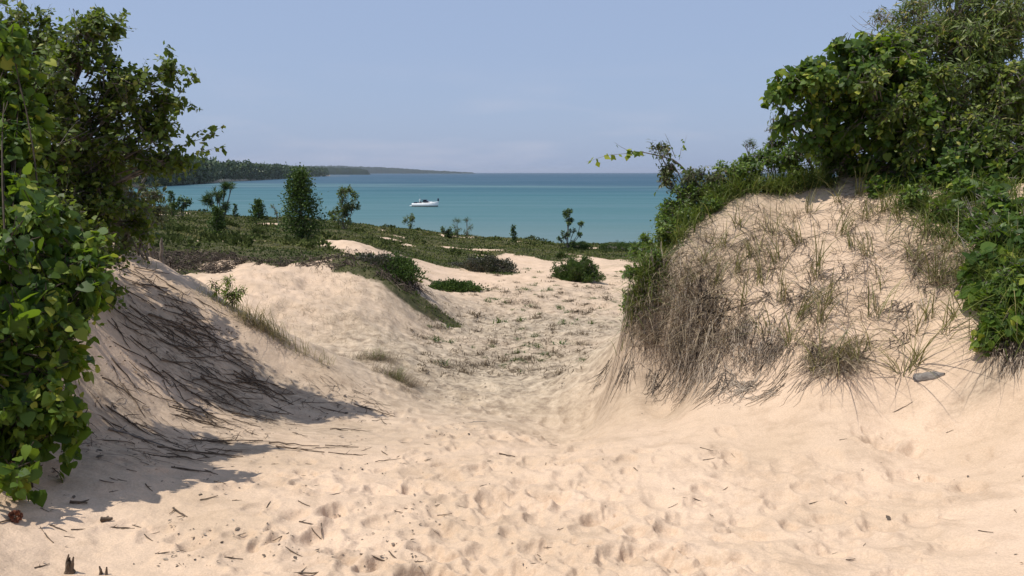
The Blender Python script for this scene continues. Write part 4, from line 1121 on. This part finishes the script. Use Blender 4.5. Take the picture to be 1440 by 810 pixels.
# cut bank roots below the plateau; overhang shade put into their dark tone
rp = Parts()
rp = Parts()
g = np.random.default_rng(64)
def bankroots(poly, n, L, out, **k):
    ps = poly_hits(g, poly, n, y0=11.5); pa, rr = creep(g, ps, L, out=out, r=.009, **k); v, f = tubes(pa, rr, 3)
    rp.add(v, f, np.repeat(np.clip(g.normal(.08, .15, n), 0, 1), pa.shape[1] * 3))
bankroots([(205,352),(330,356),(350,366),(320,384),(220,382)], 900, .5, .06, jit=.7)
bankroots([(170,350),(215,345),(230,372),(180,368)], 200, .5, .06, jit=.7)
bankroots([(350,366),(520,358),(530,372),(440,376),(360,374)], 330, .35, .06, jit=.8)
bankroots([(515,368),(560,375),(600,410),(570,410),(530,385)], 260, .4, .07, jit=.8)
bankroots([(470,350),(520,352),(530,366),(480,366)], 40, .3, .07, jit=.8)
o = rp.build('bank_roots', M_ROOT); tag(o, 'dark roots and dead scrub hanging from the cut edge of the plateau, coloured darker for overhang shade', 'roots', kind='stuff')

# ---------------------------------------------------------------- ground cover on the plateau
g = np.random.default_rng(65)
n = 420000
th = g.uniform(-.60, .50, n); r = np.exp(g.uniform(math.log(19), math.log(105), n))
x, y = r * np.sin(th), r * np.cos(th)
vm = veg_at(x, y)
keep = (vm > .30 + .35 * g.random(n)) & (g.random(n) < np.clip(r / 60, .35, 1) )
x, y, r = x[keep], y[keep], r[keep]
n = len(x); z = ground(x, y)
pos = np.stack([x, y, z - .01], 1)
tip = unit(g.normal(0, .55, (n, 3)) + [0, 0, .55]); nrm = unit(g.normal(0, .4, (n, 3)) + [-.3, -.5, .7])
pt = fbm(x / 2.5, y / 2.5, 3, 88)
rd = np.clip(.42 + pt * .75 + g.normal(0, .12, n), 0, 1)
size = (.028 + .0016 * r) * g.uniform(.6, 1.4, n)
M_MAT = leaf_mat('ground_cover', [(0, (.036, .053, .015)), (.35, (.066, .084, .023)), (.65, (.106, .116, .036)), (1, (.19, .160, .070))], trans=(.08, .12, .03), tf=.15, rough=.9, spec=.08)
v, f, a = leaves('tiny', pos, tip, nrm, size, rd)
pr = Parts(); pr.add(v, f, a); o = pr.build('ground_cover', M_MAT); tag(o, 'low mat of juniper, bearberry and grass over the plateau', 'ground cover', kind='stuff')
# low scrub at the left plateau edge and wisps
g = np.random.default_rng(66)
xy = []
for k in range(120):
    th = g.uniform(-.46, .2); r = math.exp(g.uniform(math.log(26), math.log(80))); X, Y = r * math.sin(th), r * math.cos(th)
    if veg_at(np.array([X]), np.array([Y]))[0] > .5: xy.append((X, Y, r))
pr = Parts()
for X, Y, r in xy:
    m = 90; rr_ = g.uniform(.3, .9); d = rsphere(g, m); d[:, 2] = np.abs(d[:, 2])
    pos = np.array([X, Y, 0]) + d * np.array([rr_, rr_, .26 * g.uniform(.5, 1.4)]) * g.uniform(.5, 1, (m, 1)); pos[:, 2] += ground(pos[:, 0], pos[:, 1])
    pr.add(*leaves('tiny', pos, unit(d + g.normal(0, .5, (m, 3)) + [0, 0, .5]), unit(g.normal(0, .6, (m, 3)) + [0, -.3, .6]), .17 * g.uniform(.6, 1.3, m), np.clip(g.normal(.22 + .3 * g.random(), .12, m), 0, 1)))
o = pr.build('low_scrub', M_MAT); tag(o, 'knee-high clumps of scrub scattered through the ground cover', 'ground cover', kind='stuff')

# ---------------------------------------------------------------- sticks and litter on the sand
M_STICK = plain_mat('dead_wood', [(.3, (.055, .040, .029)), (.7, (.19, .14, .10))], scale=20, bump=.5)
M_STICKG = plain_mat('grey_driftwood', [(.3, (.16, .14, .125)), (.7, (.36, .33, .30))], scale=9, bump=.9, bscale=30, stretch=(1, 9, 9))
def stick_mesh(g, L, r, fork=1, K=7, crook=.12, sides=5):
    pr = Parts()
    a = np.array([-L / 2, 0, r]); b = np.array([L / 2, 0, r])
    t = np.linspace(0, 1, K)[:, None]
    p = a + (b - a) * t + np.concatenate([np.zeros((K, 1)), np.cumsum(g.normal(0, crook * L / K, (K, 1)), 0), np.abs(g.normal(0, crook * L * .12, (K, 1)))], 1)
    pr.add(*tubes(p[None], (r * np.linspace(1, .55, K) * g.uniform(.85, 1.15, K))[None], sides))
    for e, k0 in ((p[0], 0), (p[-1], 1)): pass
    for k in range(fork):
        i = g.integers(1, K - 1); s = g.uniform(.2, .45) * L; d = unit(np.array([g.uniform(.3, 1), g.choice([-1, 1]) * g.uniform(.4, 1), g.uniform(0, .35)]))
        q = p[i] + d * s * np.linspace(0, 1, 4)[:, None] + g.normal(0, .02 * s, (4, 3)); q[:, 2] = np.maximum(q[:, 2], r * .4)
        pr.add(*tubes(q[None], (r * np.linspace(.65, .3, 4))[None], 4))
    return pr
def closed_tube_caps(): pass
def place(o, q, rz, tilt=True, s=1.0, dz=0.0):
    n = gnormal(np.array([q[0]]), np.array([q[1]]), .06)[0]
    up = Vector(n) if tilt else Vector((0, 0, 1))
    fwd = Vector((math.cos(rz), math.sin(rz), 0)); fwd = (fwd - up * fwd.dot(up)).normalized(); lf = up.cross(fwd)
    m = Matrix((fwd, lf, up)).transposed()
    o.rotation_euler = m.to_euler(); o.location = (q[0], q[1], float(ground(q[0], q[1])) + dz); o.scale = (s, s, s)
g = np.random.default_rng(71)
# named pieces
def named(name, label, px, py, rz, L, r, fork, seed, mat=M_STICK, cat='stick', dz=0.0, crook=.12):
    o = stick_mesh(np.random.default_rng(seed), L, r, fork, crook=crook).build(name, mat, origin=(0, 0, 0)); q = hit(px, py)
    place(o, q, rz, dz=dz); tag(o, label, cat); return o
named('forked_stick', 'dark forked stick lying alone on the sand in the middle foreground', 713, 641, .1, .16, .008, 2, 1)
named('straight_stick', 'straight brown stick with a knobby end, left foreground below the shaded bank', 268, 662, -.03, .32, .0085, 0, 2, crook=.03)
named('fallen_branch', 'pale fallen branch slanting out of the shade at the foot of the left bank', 192, 616, .5, .50, .011, 1, 3, mat=M_STICKG, crook=.05)
named('branched_stick', 'branched dry stick cluster on the sand at the shadow edge', 258, 636, .35, .46, .009, 4, 4)
named('crooked_stick', 'crooked brown stick with side twigs on the foreground sand', 254, 722, -.7, .20, .007, 2, 5)
named('thin_stick', 'small upright-pointing twig in a footprint right of centre', 768, 652, 1.5, .10, .0035, 0, 6)
#BOARD
DRIFT_LABEL = ('grey weathered chunk of driftwood half buried at the foot of the mound on the right')
gd = np.random.default_rng(7); q = hit(1308, 529); K = 9
xs = np.linspace(-.13, .13, K); sec = []
for k, x_ in enumerate(xs):
    w_ = .045 * (1 - .75 * max(0, (k - 5) / 3)) * gd.uniform(.85, 1.15); h_ = .030 * (1 - .6 * max(0, (k - 5) / 3)) * gd.uniform(.8, 1.2)
    sec.append([(x_, -w_, -.03), (x_ + gd.normal(0, .006), -w_ * .95, h_ * .5), (x_ + gd.normal(0, .008), -w_ * .35, h_ * 1.15), (x_ + gd.normal(0, .008), w_ * .3, h_), (x_, w_ * .95, h_ * .55), (x_, w_, -.03)])
sec = np.array(sec); n0, n1 = sec.shape[:2]; i, j = np.meshgrid(np.arange(n0 - 1), np.arange(n1 - 1), indexing='ij'); b_ = (i * n1 + j).ravel()
o = mesh_obj('driftwood_chunk', sec.reshape(-1, 3), [np.stack([b_, b_ + n1, b_ + n1 + 1, b_ + 1], 1), [tuple(range(n1))[::-1], tuple(range((n0 - 1) * n1, n0 * n1))]], M_STICKG)
place(o, q, -.45, dz=-.002); tag(o, DRIFT_LABEL, 'driftwood')
named('bent_twig', 'short bent twig on bare sand below the mound', 1268, 572, .25, .20, .004, 0, 8)
named('slanted_twig', 'slanting twig on the trodden sand above the forked stick, left of centre', 541, 638, -1.0, .16, .005, 0, 9)
named('curled_twig', 'light curled twig on the sand where the path enters the hollow', 668, 594, .2, .30, .005, 0, 10, mat=M_STICKG, crook=.3)
named('flat_twig', 'flat dark twig near the bottom edge of the sand', 528, 787, 0.0, .20, .005, 0, 11)
named('bark_chip', 'dark chip of wood beside a twig on the lower left sand', 110, 709, .2, .11, .012, 1, 12)
named('wood_knot', 'dark rounded knot of wood on the left foreground sand', 150, 733, .4, .07, .018, 1, 13, cat='wood')
named('bark_sliver', 'curved sliver of bark between the knot of wood and the bottom edge', 430, 806, .3, .18, .006, 1, 14)
named('fallen_log', 'long dark dead branch lying down the slope of the shaded left bank', 330, 560, .1, .9, .013, 3, 15)
named('dead_branch', 'long dead branch along the slope of the left bank near its crest', 270, 470, .2, 1.1, .014, 3, 16)
# stump at the bottom edge
gs = np.random.default_rng(72); q = hit(97, 806, y0=1.5)
K = 7; pr = Parts()
for j in range(5):
    b0 = q + np.array([gs.normal(0, .012), gs.normal(0, .01), -.04]); h = gs.uniform(.05, .10) if j else .115
    p = b0 + np.linspace(0, 1, K)[:, None] * np.array([gs.normal(.01, .012), 0, h + .04]) + gs.normal(0, .0025, (K, 3))
    pr.add(*tubes(p[None], (np.linspace(.021, .004, K) * gs.uniform(.8, 1.2, K))[None], 6))
o = pr.build('stump', M_STICKG if False else M_STICK, origin=q); tag(o, 'jagged splinter of a buried stump sticking up at the bottom left edge', 'stump')
q = hit(142, 808, y0=1.5); pr = Parts()
for j in range(3):
    b0 = q + np.array([gs.normal(0, .012), gs.normal(0, .01), -.03]); h = gs.uniform(.03, .05)
    p = b0 + np.linspace(0, 1, 5)[:, None] * np.array([gs.normal(.01, .012), 0, h + .03]); pr.add(*tubes(p[None], np.linspace(.012, .004, 5)[None], 6))
o = pr.build('stub', M_STICK, origin=q); tag(o, 'small dark stub beside the jagged stump at the bottom edge', 'stump')
# pine cone with its stalk
q = hit(22, 733); root = empty('pine_cone', q); tag(root, 'reddish-brown cone on a crooked twig at the left edge of the sand', 'cone')
M_CONEB = plain_mat('cone_scale', [(.3, (.12, .045, .025)), (.7, (.30, .12, .07))], scale=30)
pr = Parts(); n = 90; d = rsphere(gs, n)
pos = q + np.array([0, 0, .03]) + d * np.array([.028, .024, .026]) * .6
pr.add(*leaves('round', pos, unit(d + [0, 0, .3]), unit(np.cross(d, rsphere(gs, n)) + d * .3), np.full(n, .030), gs.random(n))); pr.build('scales', M_CONEB, root)
pr = Parts(); p = q + np.array([[0, 0, .02], [-.02, -.05, .015], [-.03, -.10, .012], [-.06, -.15, .01], [-.07, -.24, .01]]); p[:, 2] = ground(p[:, 0], p[:, 1]) + .008
pr.add(*tubes(p[None], np.linspace(.006, .004, 5)[None], 5)); pr.build('twig', M_STICK, root)
# grey posts: dead stubs behind the bank crest
for k, (px, py, h, lab) in enumerate([(224,352,.36,'taller grey dead stub standing behind the left bank crest'),(211,354,.24,'shorter grey dead stub behind the left bank crest')]):
    q = onground((px - 720) / F_PX * 11.2, 11.2); pr = Parts()
    top = float(P(px, py, 11.2)[2]) + h * .5
    p = np.stack([np.full(6, q[0]) + np.array([0, .01, 0, .02, .015, .03]) * (-1) ** k, np.full(6, q[1]), np.linspace(q[2] - .05, max(top, q[2] + h), 6)], 1)
    pr.add(*tubes(p[None], np.array([.045, .04, .036, .034, .03, .012])[None] * .75, 7))
    pr.add(*tubes(p[None, 3:5] + np.array([0, 0, 0]), np.array([[.02, .01]]), 4))
    o = pr.build('dead_stub', M_BARK, origin=q); tag(o, lab, 'dead stem')
# countable twigs: prototypes and copies
def scatter_twigs(poly, n, protos, label, group, rz, rzs, s0=.6, s1=1.4):
    ps = poly_hits(g, poly, n)
    for q in ps:
        p0 = protos[g.integers(0, len(protos))]
        o = p0.copy() if p0.get('used') else p0
        if o is not p0: COL.objects.link(o)
        p0['used'] = 1
        place(o, q, g.normal(rz, rzs), s=g.uniform(s0, s1)); tag(o, label, 'twig', group)
pb = [stick_mesh(np.random.default_rng(400 + k), .34, .0055, [1, 2, 3, 0, 2, 1][k]).build('dry_twig', M_STICK, origin=(0, 0, 0)) for k in range(6)]
LB = 'thin dry twig among the litter on the left bank slope'; GB = 'twigs littering the left bank'
for poly, n in [([(170,440),(260,440),(400,560),(420,600),(300,600),(150,560)], 85), ([(250,430),(330,480),(430,580),(370,580),(250,500)], 45), ([(120,580),(330,620),(360,660),(200,660),(120,640)], 18), ([(180,360),(300,430),(260,450),(170,420)], 18), ([(380,560),(560,560),(560,650),(420,640)], 14)]:
    scatter_twigs(poly, n, pb, LB, GB, .25, .4, .5, 1.7)
for p in pb: p.pop('used', None) if 'used' in p else None
pf = [stick_mesh(np.random.default_rng(420 + k), .10, .0035, [0, 1, 0, 2][k]).build('small_twig', M_STICK, origin=(0, 0, 0)) for k in range(4)]
LF = 'small brown twig or chip lying loose on the trodden sand'; GF = 'small twigs on the trodden sand'
scatter_twigs([(60,660),(420,600),(600,600),(640,800),(40,800)], 62, pf, LF, GF, 0, .9, .4, 1.4)
scatter_twigs([(600,580),(1000,600),(1440,600),(1440,800),(600,800)], 34, pf, LF, GF, 0, .9, .35, 1.2)
for o in list(pb) + pf:
    if 'used' in o: del o['used']
for o in COL.objects:
    if 'used' in o: del o['used']
# crumbs: bark bits and leaf fragments nobody could count
g = np.random.default_rng(73)
pr = Parts()
ps = np.concatenate([poly_hits(g, [(0,660),(300,560),(500,560),(620,600),(620,800),(0,800)], 900), poly_hits(g, [(150,420),(300,430),(460,560),(420,620),(120,640)], 1700), poly_hits(g, [(560,560),(900,560),(1440,560),(1440,800),(560,800)], 160), poly_hits(g, [(450,540),(620,540),(700,600),(480,640)], 500),poly_hits(g, [(590,430),(860,430),(820,545),(640,570)], 1500)])
cl_ = fbm(ps[:, 0] * 2.2, ps[:, 1] * 2.2, 3, 19)
ps = ps[cl_ + g.normal(0, .08, len(ps)) > .03]
n = len(ps); ang = g.uniform(0, 6.28, n)
nn = gnormal(ps[:, 0], ps[:, 1], .04)
tip = unit(np.stack([np.cos(ang), np.sin(ang), g.uniform(0, .3, n)], 1))
v, f, a = leaves('oval', ps + nn * .003, tip, unit(nn + g.normal(0, .25, (n, 3))), .016 * g.lognormal(0, .5, n) * (1 + .05 * np.maximum(ps[:, 1] - 8, 0)), np.clip(g.normal(.28, .2, n), 0, 1))
pr.add(v, f, a); o = pr.build('litter_crumbs', M_ROOT); tag(o, 'crumbs of bark and leaf litter on the sand', 'litter', kind='stuff')

# ---------------------------------------------------------------- boat
def loft(secs, closed=False):
    secs = np.array(secs, float); n, k, _ = secs.shape
    i, j = np.meshgrid(np.arange(n - 1), np.arange(k - 1), indexing='ij'); b = (i * k + j).ravel()
    return secs.reshape(-1, 3), np.stack([b, b + k, b + k + 1, b + 1], 1)
M_GEL = plain_mat('white_gelcoat', [(.3, (.76, .76, .74)), (.7, (.80, .80, .78))], rough=.25, spec=.5)
M_DARK = plain_mat('dark_canvas', [(.3, (.015, .022, .045)), (.7, (.02, .03, .06))], rough=.7)
M_HULLBAND = plain_mat('grey_hull_band', [(.3, (.14, .16, .15)), (.7, (.18, .20, .19))], rough=.4)  # plain grey stripe low along both sides of the hull
M_GLASS = plain_mat('tinted_glass', [(.3, (.012, .018, .03)), (.7, (.02, .028, .045))], rough=.08, spec=.6)
M_STEEL = plain_mat('steel', [(.3, (.5, .5, .5)), (.7, (.6, .6, .6))], rough=.3, metallic=1)
YB = 262.0; bx = (598.5 - 720) / F_PX * YB
boat = empty('motor_boat', (bx, YB, LAKE_Z)); tag(boat, 'white cabin cruiser with a dark canopy anchored on the turquoise water', 'boat')
boat.rotation_euler = (0, 0, R(-8))
def bo(name, v, faces, mat, parent=None, smooth=False):
    o = mesh_obj(name, np.asarray(v, float), faces, mat, None, smooth); o.parent = parent or boat; return o
# hull: x from stern -4.3 to bow 4.5
X = np.array([-4.2, -2.5, -.5, 1.5, 3.0, 4.0, 4.55]); bw = np.array([1.35, 1.45, 1.5, 1.42, 1.05, .5, .03]); sh = np.array([1.05, 1.10, 1.18, 1.32, 1.48, 1.60, 1.68]); kx = np.array([0, 0, 0, 0, .0, -.2, -.45])
secs = []
for x_, w_, s_, k_ in zip(X, bw, sh, kx):
    secs.append([(x_ + k_, -w_ * .75, -.25), (x_ + k_ * .6, -w_ * .92, .25), (x_ + k_ * .5, -w_ * .95, .42), (x_, -w_, s_), (x_, -w_ * .93, s_ + .05), (x_, 0, s_ + .12), (x_, w_ * .93, s_ + .05), (x_, w_, s_), (x_ + k_ * .5, w_ * .95, .42), (x_ + k_ * .6, w_ * .92, .25), (x_ + k_, w_ * .75, -.25)])
v, f = loft(secs); nv = len(v)
hull = bo('hull', v, [f, ], M_GEL, smooth=False)
tr_ = [tuple(c) for c in secs[0]]; bo('transom', [(x - .002, y, z) for x, y, z in tr_], [[tuple(range(len(tr_)))[::-1]]], M_GEL, hull)
secs2 = [[(s[1][0], s[1][1] - .02, .02), (s[2][0], s[2][1] - .025, .44)] for s in secs]; v, f = loft(secs2); bo('hull_band', v, [f], M_HULLBAND, hull)
secs2 = [[(s[2][0], -s[2][1] + .025, .44), (s[1][0], -s[1][1] + .02, .02)] for s in secs]; v, f = loft(secs2); bo('hull_band', v, [f], M_HULLBAND, hull)
def bx_(lo, hi, taper=0, shift=0):
    (x0, y0, z0), (x1, y1, z1) = lo, hi
    return [(x0,y0,z0),(x1,y0,z0),(x1,y1,z0),(x0,y1,z0),(x0+taper*.4+shift,y0+taper*.3,z1),(x1-taper+shift,y0+taper*.3,z1),(x1-taper+shift,y1-taper*.3,z1),(x0+taper*.4+shift,y1-taper*.3,z1)], [[(0,3,2,1),(4,5,6,7),(0,1,5,4),(1,2,6,5),(2,3,7,6),(3,0,4,7)]]
v, f = bx_((-.9, -1.15, 1.2), (3.0, 1.15, 1.62), .9); bo('cabin', v, f, M_GEL)
v, f = bx_((-.7, -1.1, 1.60), (1.3, 1.1, 2.15), .75); bo('windshield', v, f, M_GLASS)
v, f = bx_((-1.1, -1.15, 2.18), (.5, 1.15, 2.30), .1); bo('canopy', v, f, M_DARK)
v, f = bx_((-5.0, -1.1, .28), (-4.2, 1.1, .40)); bo('swim_platform', v, f, M_GEL)
v, f = bx_((-3.6, -1.1, 1.0), (-2.6, 1.1, 1.5), .15); bo('stern_seat', v, f, M_DARK)
v, f = bx_((-2.0, -.9, 1.05), (-1.4, .9, 1.75), .1); bo('helm_seat', v, f, M_DARK)
def rod(name, pts_, r, mat, parent=None):
    p = np.array(pts_, float); v, f = tubes(p[None], np.full((1, len(p)), r), 5); return bo(name, v, [f], mat, parent)
for sy in (-1, 1):
    bo('side_window', [(-.2, sy * 1.16, 1.34), (2.0, sy * 1.10, 1.34), (1.8, sy * 1.08, 1.52), (-.2, sy * 1.13, 1.52)], [[(0, 1, 2, 3)]], M_GLASS)
rod('radar_arch', [(-1.4, -1.2, 1.15), (-1.7, -1.1, 2.3), (-1.7, 0, 2.55), (-1.7, 1.1, 2.3), (-1.4, 1.2, 1.15)], .06, M_GEL)
rod('antenna', [(-1.7, .5, 2.5), (-2.0, .5, 3.4), (-2.2, .5, 4.1)], .025, M_STEEL)
rod('antenna', [(-1.7, -.5, 2.5), (-1.6, -.5, 3.1), (-1.5, -.5, 3.4)], .025, M_STEEL)
rod('bow_rail', [(1.8, -1.25, 1.4), (2.2, -1.2, 1.95), (3.6, -.7, 2.1), (4.45, 0, 2.2), (3.6, .7, 2.1), (2.2, 1.2, 1.95), (1.8, 1.25, 1.4)], .022, M_STEEL)
v, f = bx_((4.15, -.2, 1.9), (4.6, .2, 2.75)); bo('bow_cover', v, f, M_DARK)
# dinghy line behind the stern
# ---------------------------------------------------------------- far shore: wooded point, tree on the spit, headlands
m_shore = plain_mat('far_shore_ground', [(.3, (.24, .20, .14)), (.7, (.40, .34, .25))], scale=.05, rough=.95)
m_wood = leaf_mat('far_wood', [(0, (.030, .056, .018)), (.5, (.056, .094, .028)), (1, (.12, .145, .050))], tf=.05)
m_hill = plain_mat('far_hill', [(.35, (.010, .022, .014)), (.65, (.020, .034, .020))], scale=.02, rough=.95)
def lakept(px, py):
    a, b = pdir(px, py); Y = (LAKE_Z - CAM_Z) / b; return np.array([a * Y, Y])
# shoreline of the wooded point, nearest at left
SH = [(-400,300),(-100,277),(100,268),(215,262.5),(260,258),(300,256.2),(340,254.6),(385,252.2),(420,249.8),(448,248.3),(462,247.8)]
sh = np.array([lakept(*p) for p in SH])
back = sh + np.array([[-.16, 1.0]]) * np.linspace(160, 500, len(sh))[:, None]
back[-1] = sh[-1] + [-40, 120]
rows = []
for k, (s_, z_) in enumerate([(-.05, -1.2), (0.0, .1), (.04, 2.2), (.08, 2.6), (.2, 2.8), (.6, 3.0), (1.0, 3.5), (1.05, -2)]):
    rows.append(np.concatenate([sh + (back - sh) * s_, np.full((len(sh), 1), LAKE_Z + z_)], 1))
rows = np.array(rows)
n0, n1 = rows.shape[:2]; i, j = np.meshgrid(np.arange(n0 - 1), np.arange(n1 - 1), indexing='ij'); b_ = (i * n1 + j).ravel()
o = mesh_obj('far_shore', rows.reshape(-1, 3), [np.stack([b_, b_ + 1, b_ + n1 + 1, b_ + n1], 1)], m_shore, smooth=True, origin=rows.reshape(-1, 3).mean(0)); tag(o, 'low sandy point across the bay', kind='structure')
if o.data.polygons[5].normal.z < 0: o.data.flip_normals()
g = np.random.default_rng(80)
pr = Parts()
def far_tree(pr, p, h, w, g, kind):
    """ragged crown of small faces"""
    n = 44
    if kind: # conifer
        s = g.random(n) ** 1.2; rr_ = (1 - s) ** .8 * w * .5 * g.uniform(.4, 1.1, n) + .15
    else:
        s = g.random(n); rr_ = np.sqrt(np.clip(1 - (2 * s - 1) ** 2, 0, 1)) ** .8 * w * .5 * g.uniform(.6, 1.05, n); s = .15 + .85 * s
    a = g.uniform(0, 6.283, n)
    pos = p + np.stack([np.cos(a) * rr_, np.sin(a) * rr_, s * h * .98], 1)
    d = unit(np.stack([np.cos(a), np.sin(a), np.full(n, .35 if kind else .6)], 1) + g.normal(0, .25, (n, 3)))
    tip = unit(g.normal(0, .4, (n, 3)) + ([0, 0, -.3] if kind else [0, 0, .6])); 
    pr.add(*leaves('tiny', pos, tip, d, h * (.16 if kind else .14) * g.uniform(.7, 1.5, n), np.clip(g.normal(.45, .14, n) + g.normal(0, .16), 0, 1)))
seg = np.linalg.norm(np.diff(sh, axis=0), axis=1)
cum = np.concatenate([[0], np.cumsum(seg)])
for k in range(2600):
    u = g.random()
    # more of them near, where they show largest
    pxs = g.uniform(-150, 458) if k % 2 else g.uniform(180, 458)
    i = np.interp(pxs, [p[0] for p in SH], np.arange(len(SH))); i0 = int(min(i, len(SH) - 2)); fr_ = i - i0
    a_ = sh[i0] * (1 - fr_) + sh[i0 + 1] * fr_; b2 = back[i0] * (1 - fr_) + back[i0 + 1] * fr_
    s_ = .10 + .75 * g.random() ** 1.7
    q = a_ + (b2 - a_) * s_
    hh = g.uniform(14, 22) * (1 if s_ > .14 else g.uniform(.35, .8)) * (1.0 if g.random() > .06 else 1.22)
    far_tree(pr, np.array([q[0], q[1], LAKE_Z + 2.2 + 1 * s_]), hh, hh * g.uniform(.30, .5), g, g.random() < .7)
o = pr.build('far_wood', m_wood); tag(o, 'mixed wood covering the low point across the bay', 'wood', kind='stuff')
# lone tree on the tip of the spit
q = lakept(455, 248.2); tp = empty('spruce_tree', (q[0], q[1], LAKE_Z + .5)); tag(tp, 'lone dark tree on the spit just off the end of the wooded point', 'tree')
pr = Parts(); 
for k in range(7): far_tree(pr, np.array([q[0] + g.normal(0, 2.5), q[1] + g.normal(0, 2), LAKE_Z + .5]), g.uniform(12, 17), 8, g, True)
pr.build('crown', m_wood, tp)
pr = Parts(); pr.add(*tubes(np.array([[[q[0], q[1], LAKE_Z - .5], [q[0], q[1], LAKE_Z + 6], [q[0], q[1], LAKE_Z + 13]]]), np.array([[.5, .4, .15]]), 6)); pr.build('trunk', M_BARK, tp)
# spit
a = lakept(440, 247.9); b = lakept(492, 247.4); m = 14
t_ = np.linspace(0, 1, m); c = a + (b - a) * t_[:, None]; w_ = 14 * (1 - t_ * .9)
vv = np.concatenate([np.stack([c[:, 0], c[:, 1] - w_, np.full(m, LAKE_Z - .3)], 1), np.stack([c[:, 0], c[:, 1], np.full(m, LAKE_Z + .55)], 1), np.stack([c[:, 0], c[:, 1] + w_, np.full(m, LAKE_Z - .3)], 1)])
i = np.arange(m - 1); o = mesh_obj('spit', vv, [np.concatenate([np.stack([i, i + 1, i + 1 + m, i + m], 1), np.stack([i + m, i + 1 + m, i + 1 + 2 * m, i + 2 * m], 1)])], m_shore, origin=vv.mean(0)); tag(o, 'low gravel spit', kind='structure')
if o.data.polygons[2].normal.z < 0: o.data.flip_normals()
def headland(name, label, Y, prof, depth, seed, rough=1.0):
    """prof: photo (px, top py) of the wooded skyline; a ridge at distance Y with a rough wooded top"""
    pxs = np.arange(prof[0][0], prof[-1][0], .45); tops = np.interp(pxs, [p[0] for p in prof], [p[1] for p in prof])
    x = (pxs - 720) / F_PX * Y
    z = np.array([pdir(a, b)[1] for a, b in zip(pxs, tops)]) * Y + CAM_Z
    z = z + rough * Y * .00045 * (fbm(x / (Y * .004), x * 0, 4, seed)) * 2
    end = sstep(prof[-1][0], prof[-1][0] - 6, pxs)
    hh = np.maximum((z - LAKE_Z) * end, 1.0)
    rows = []
    for s_, f_ in [(-.02, -.1), (0, .35), (.02, .8), (.12, .93), (.5, 1.0), (1.0, .5), (1.02, -.2)]:
        rows.append(np.stack([x * (1 + s_ * depth / Y), np.full_like(x, Y) + s_ * depth + Y * .01 * fbm(x / (Y * .05), x * 0 + 3, 3, seed + 5), LAKE_Z + hh * f_ * (1 + .12 * fbm(x / (Y * .002), x * 0 + s_ * 9, 3, seed + 9))], 1))
    rows = np.array(rows); n0, n1 = rows.shape[:2]; i, j = np.meshgrid(np.arange(n0 - 1), np.arange(n1 - 1), indexing='ij'); b_ = (i * n1 + j).ravel()
    o = mesh_obj(name, rows.reshape(-1, 3), [np.stack([b_, b_ + 1, b_ + n1 + 1, b_ + n1], 1)], m_hill, origin=rows.reshape(-1, 3).mean(0)); tag(o, label, kind='structure')
headland('hills', 'second wooded headland', 4200, [(360,229),(390,231),(402,230.5),(412,232.5),(440,233.5),(470,234.5),(500,236),(515,237.5),(523,240)], 500, 3)
headland('far_hills', 'distant low headland', 8500, [(420,233),(484,232.5),(492,233.5),(540,234.8),(575,237),(610,239.6),(650,241.6),(670,242.8)], 900, 6, .6)
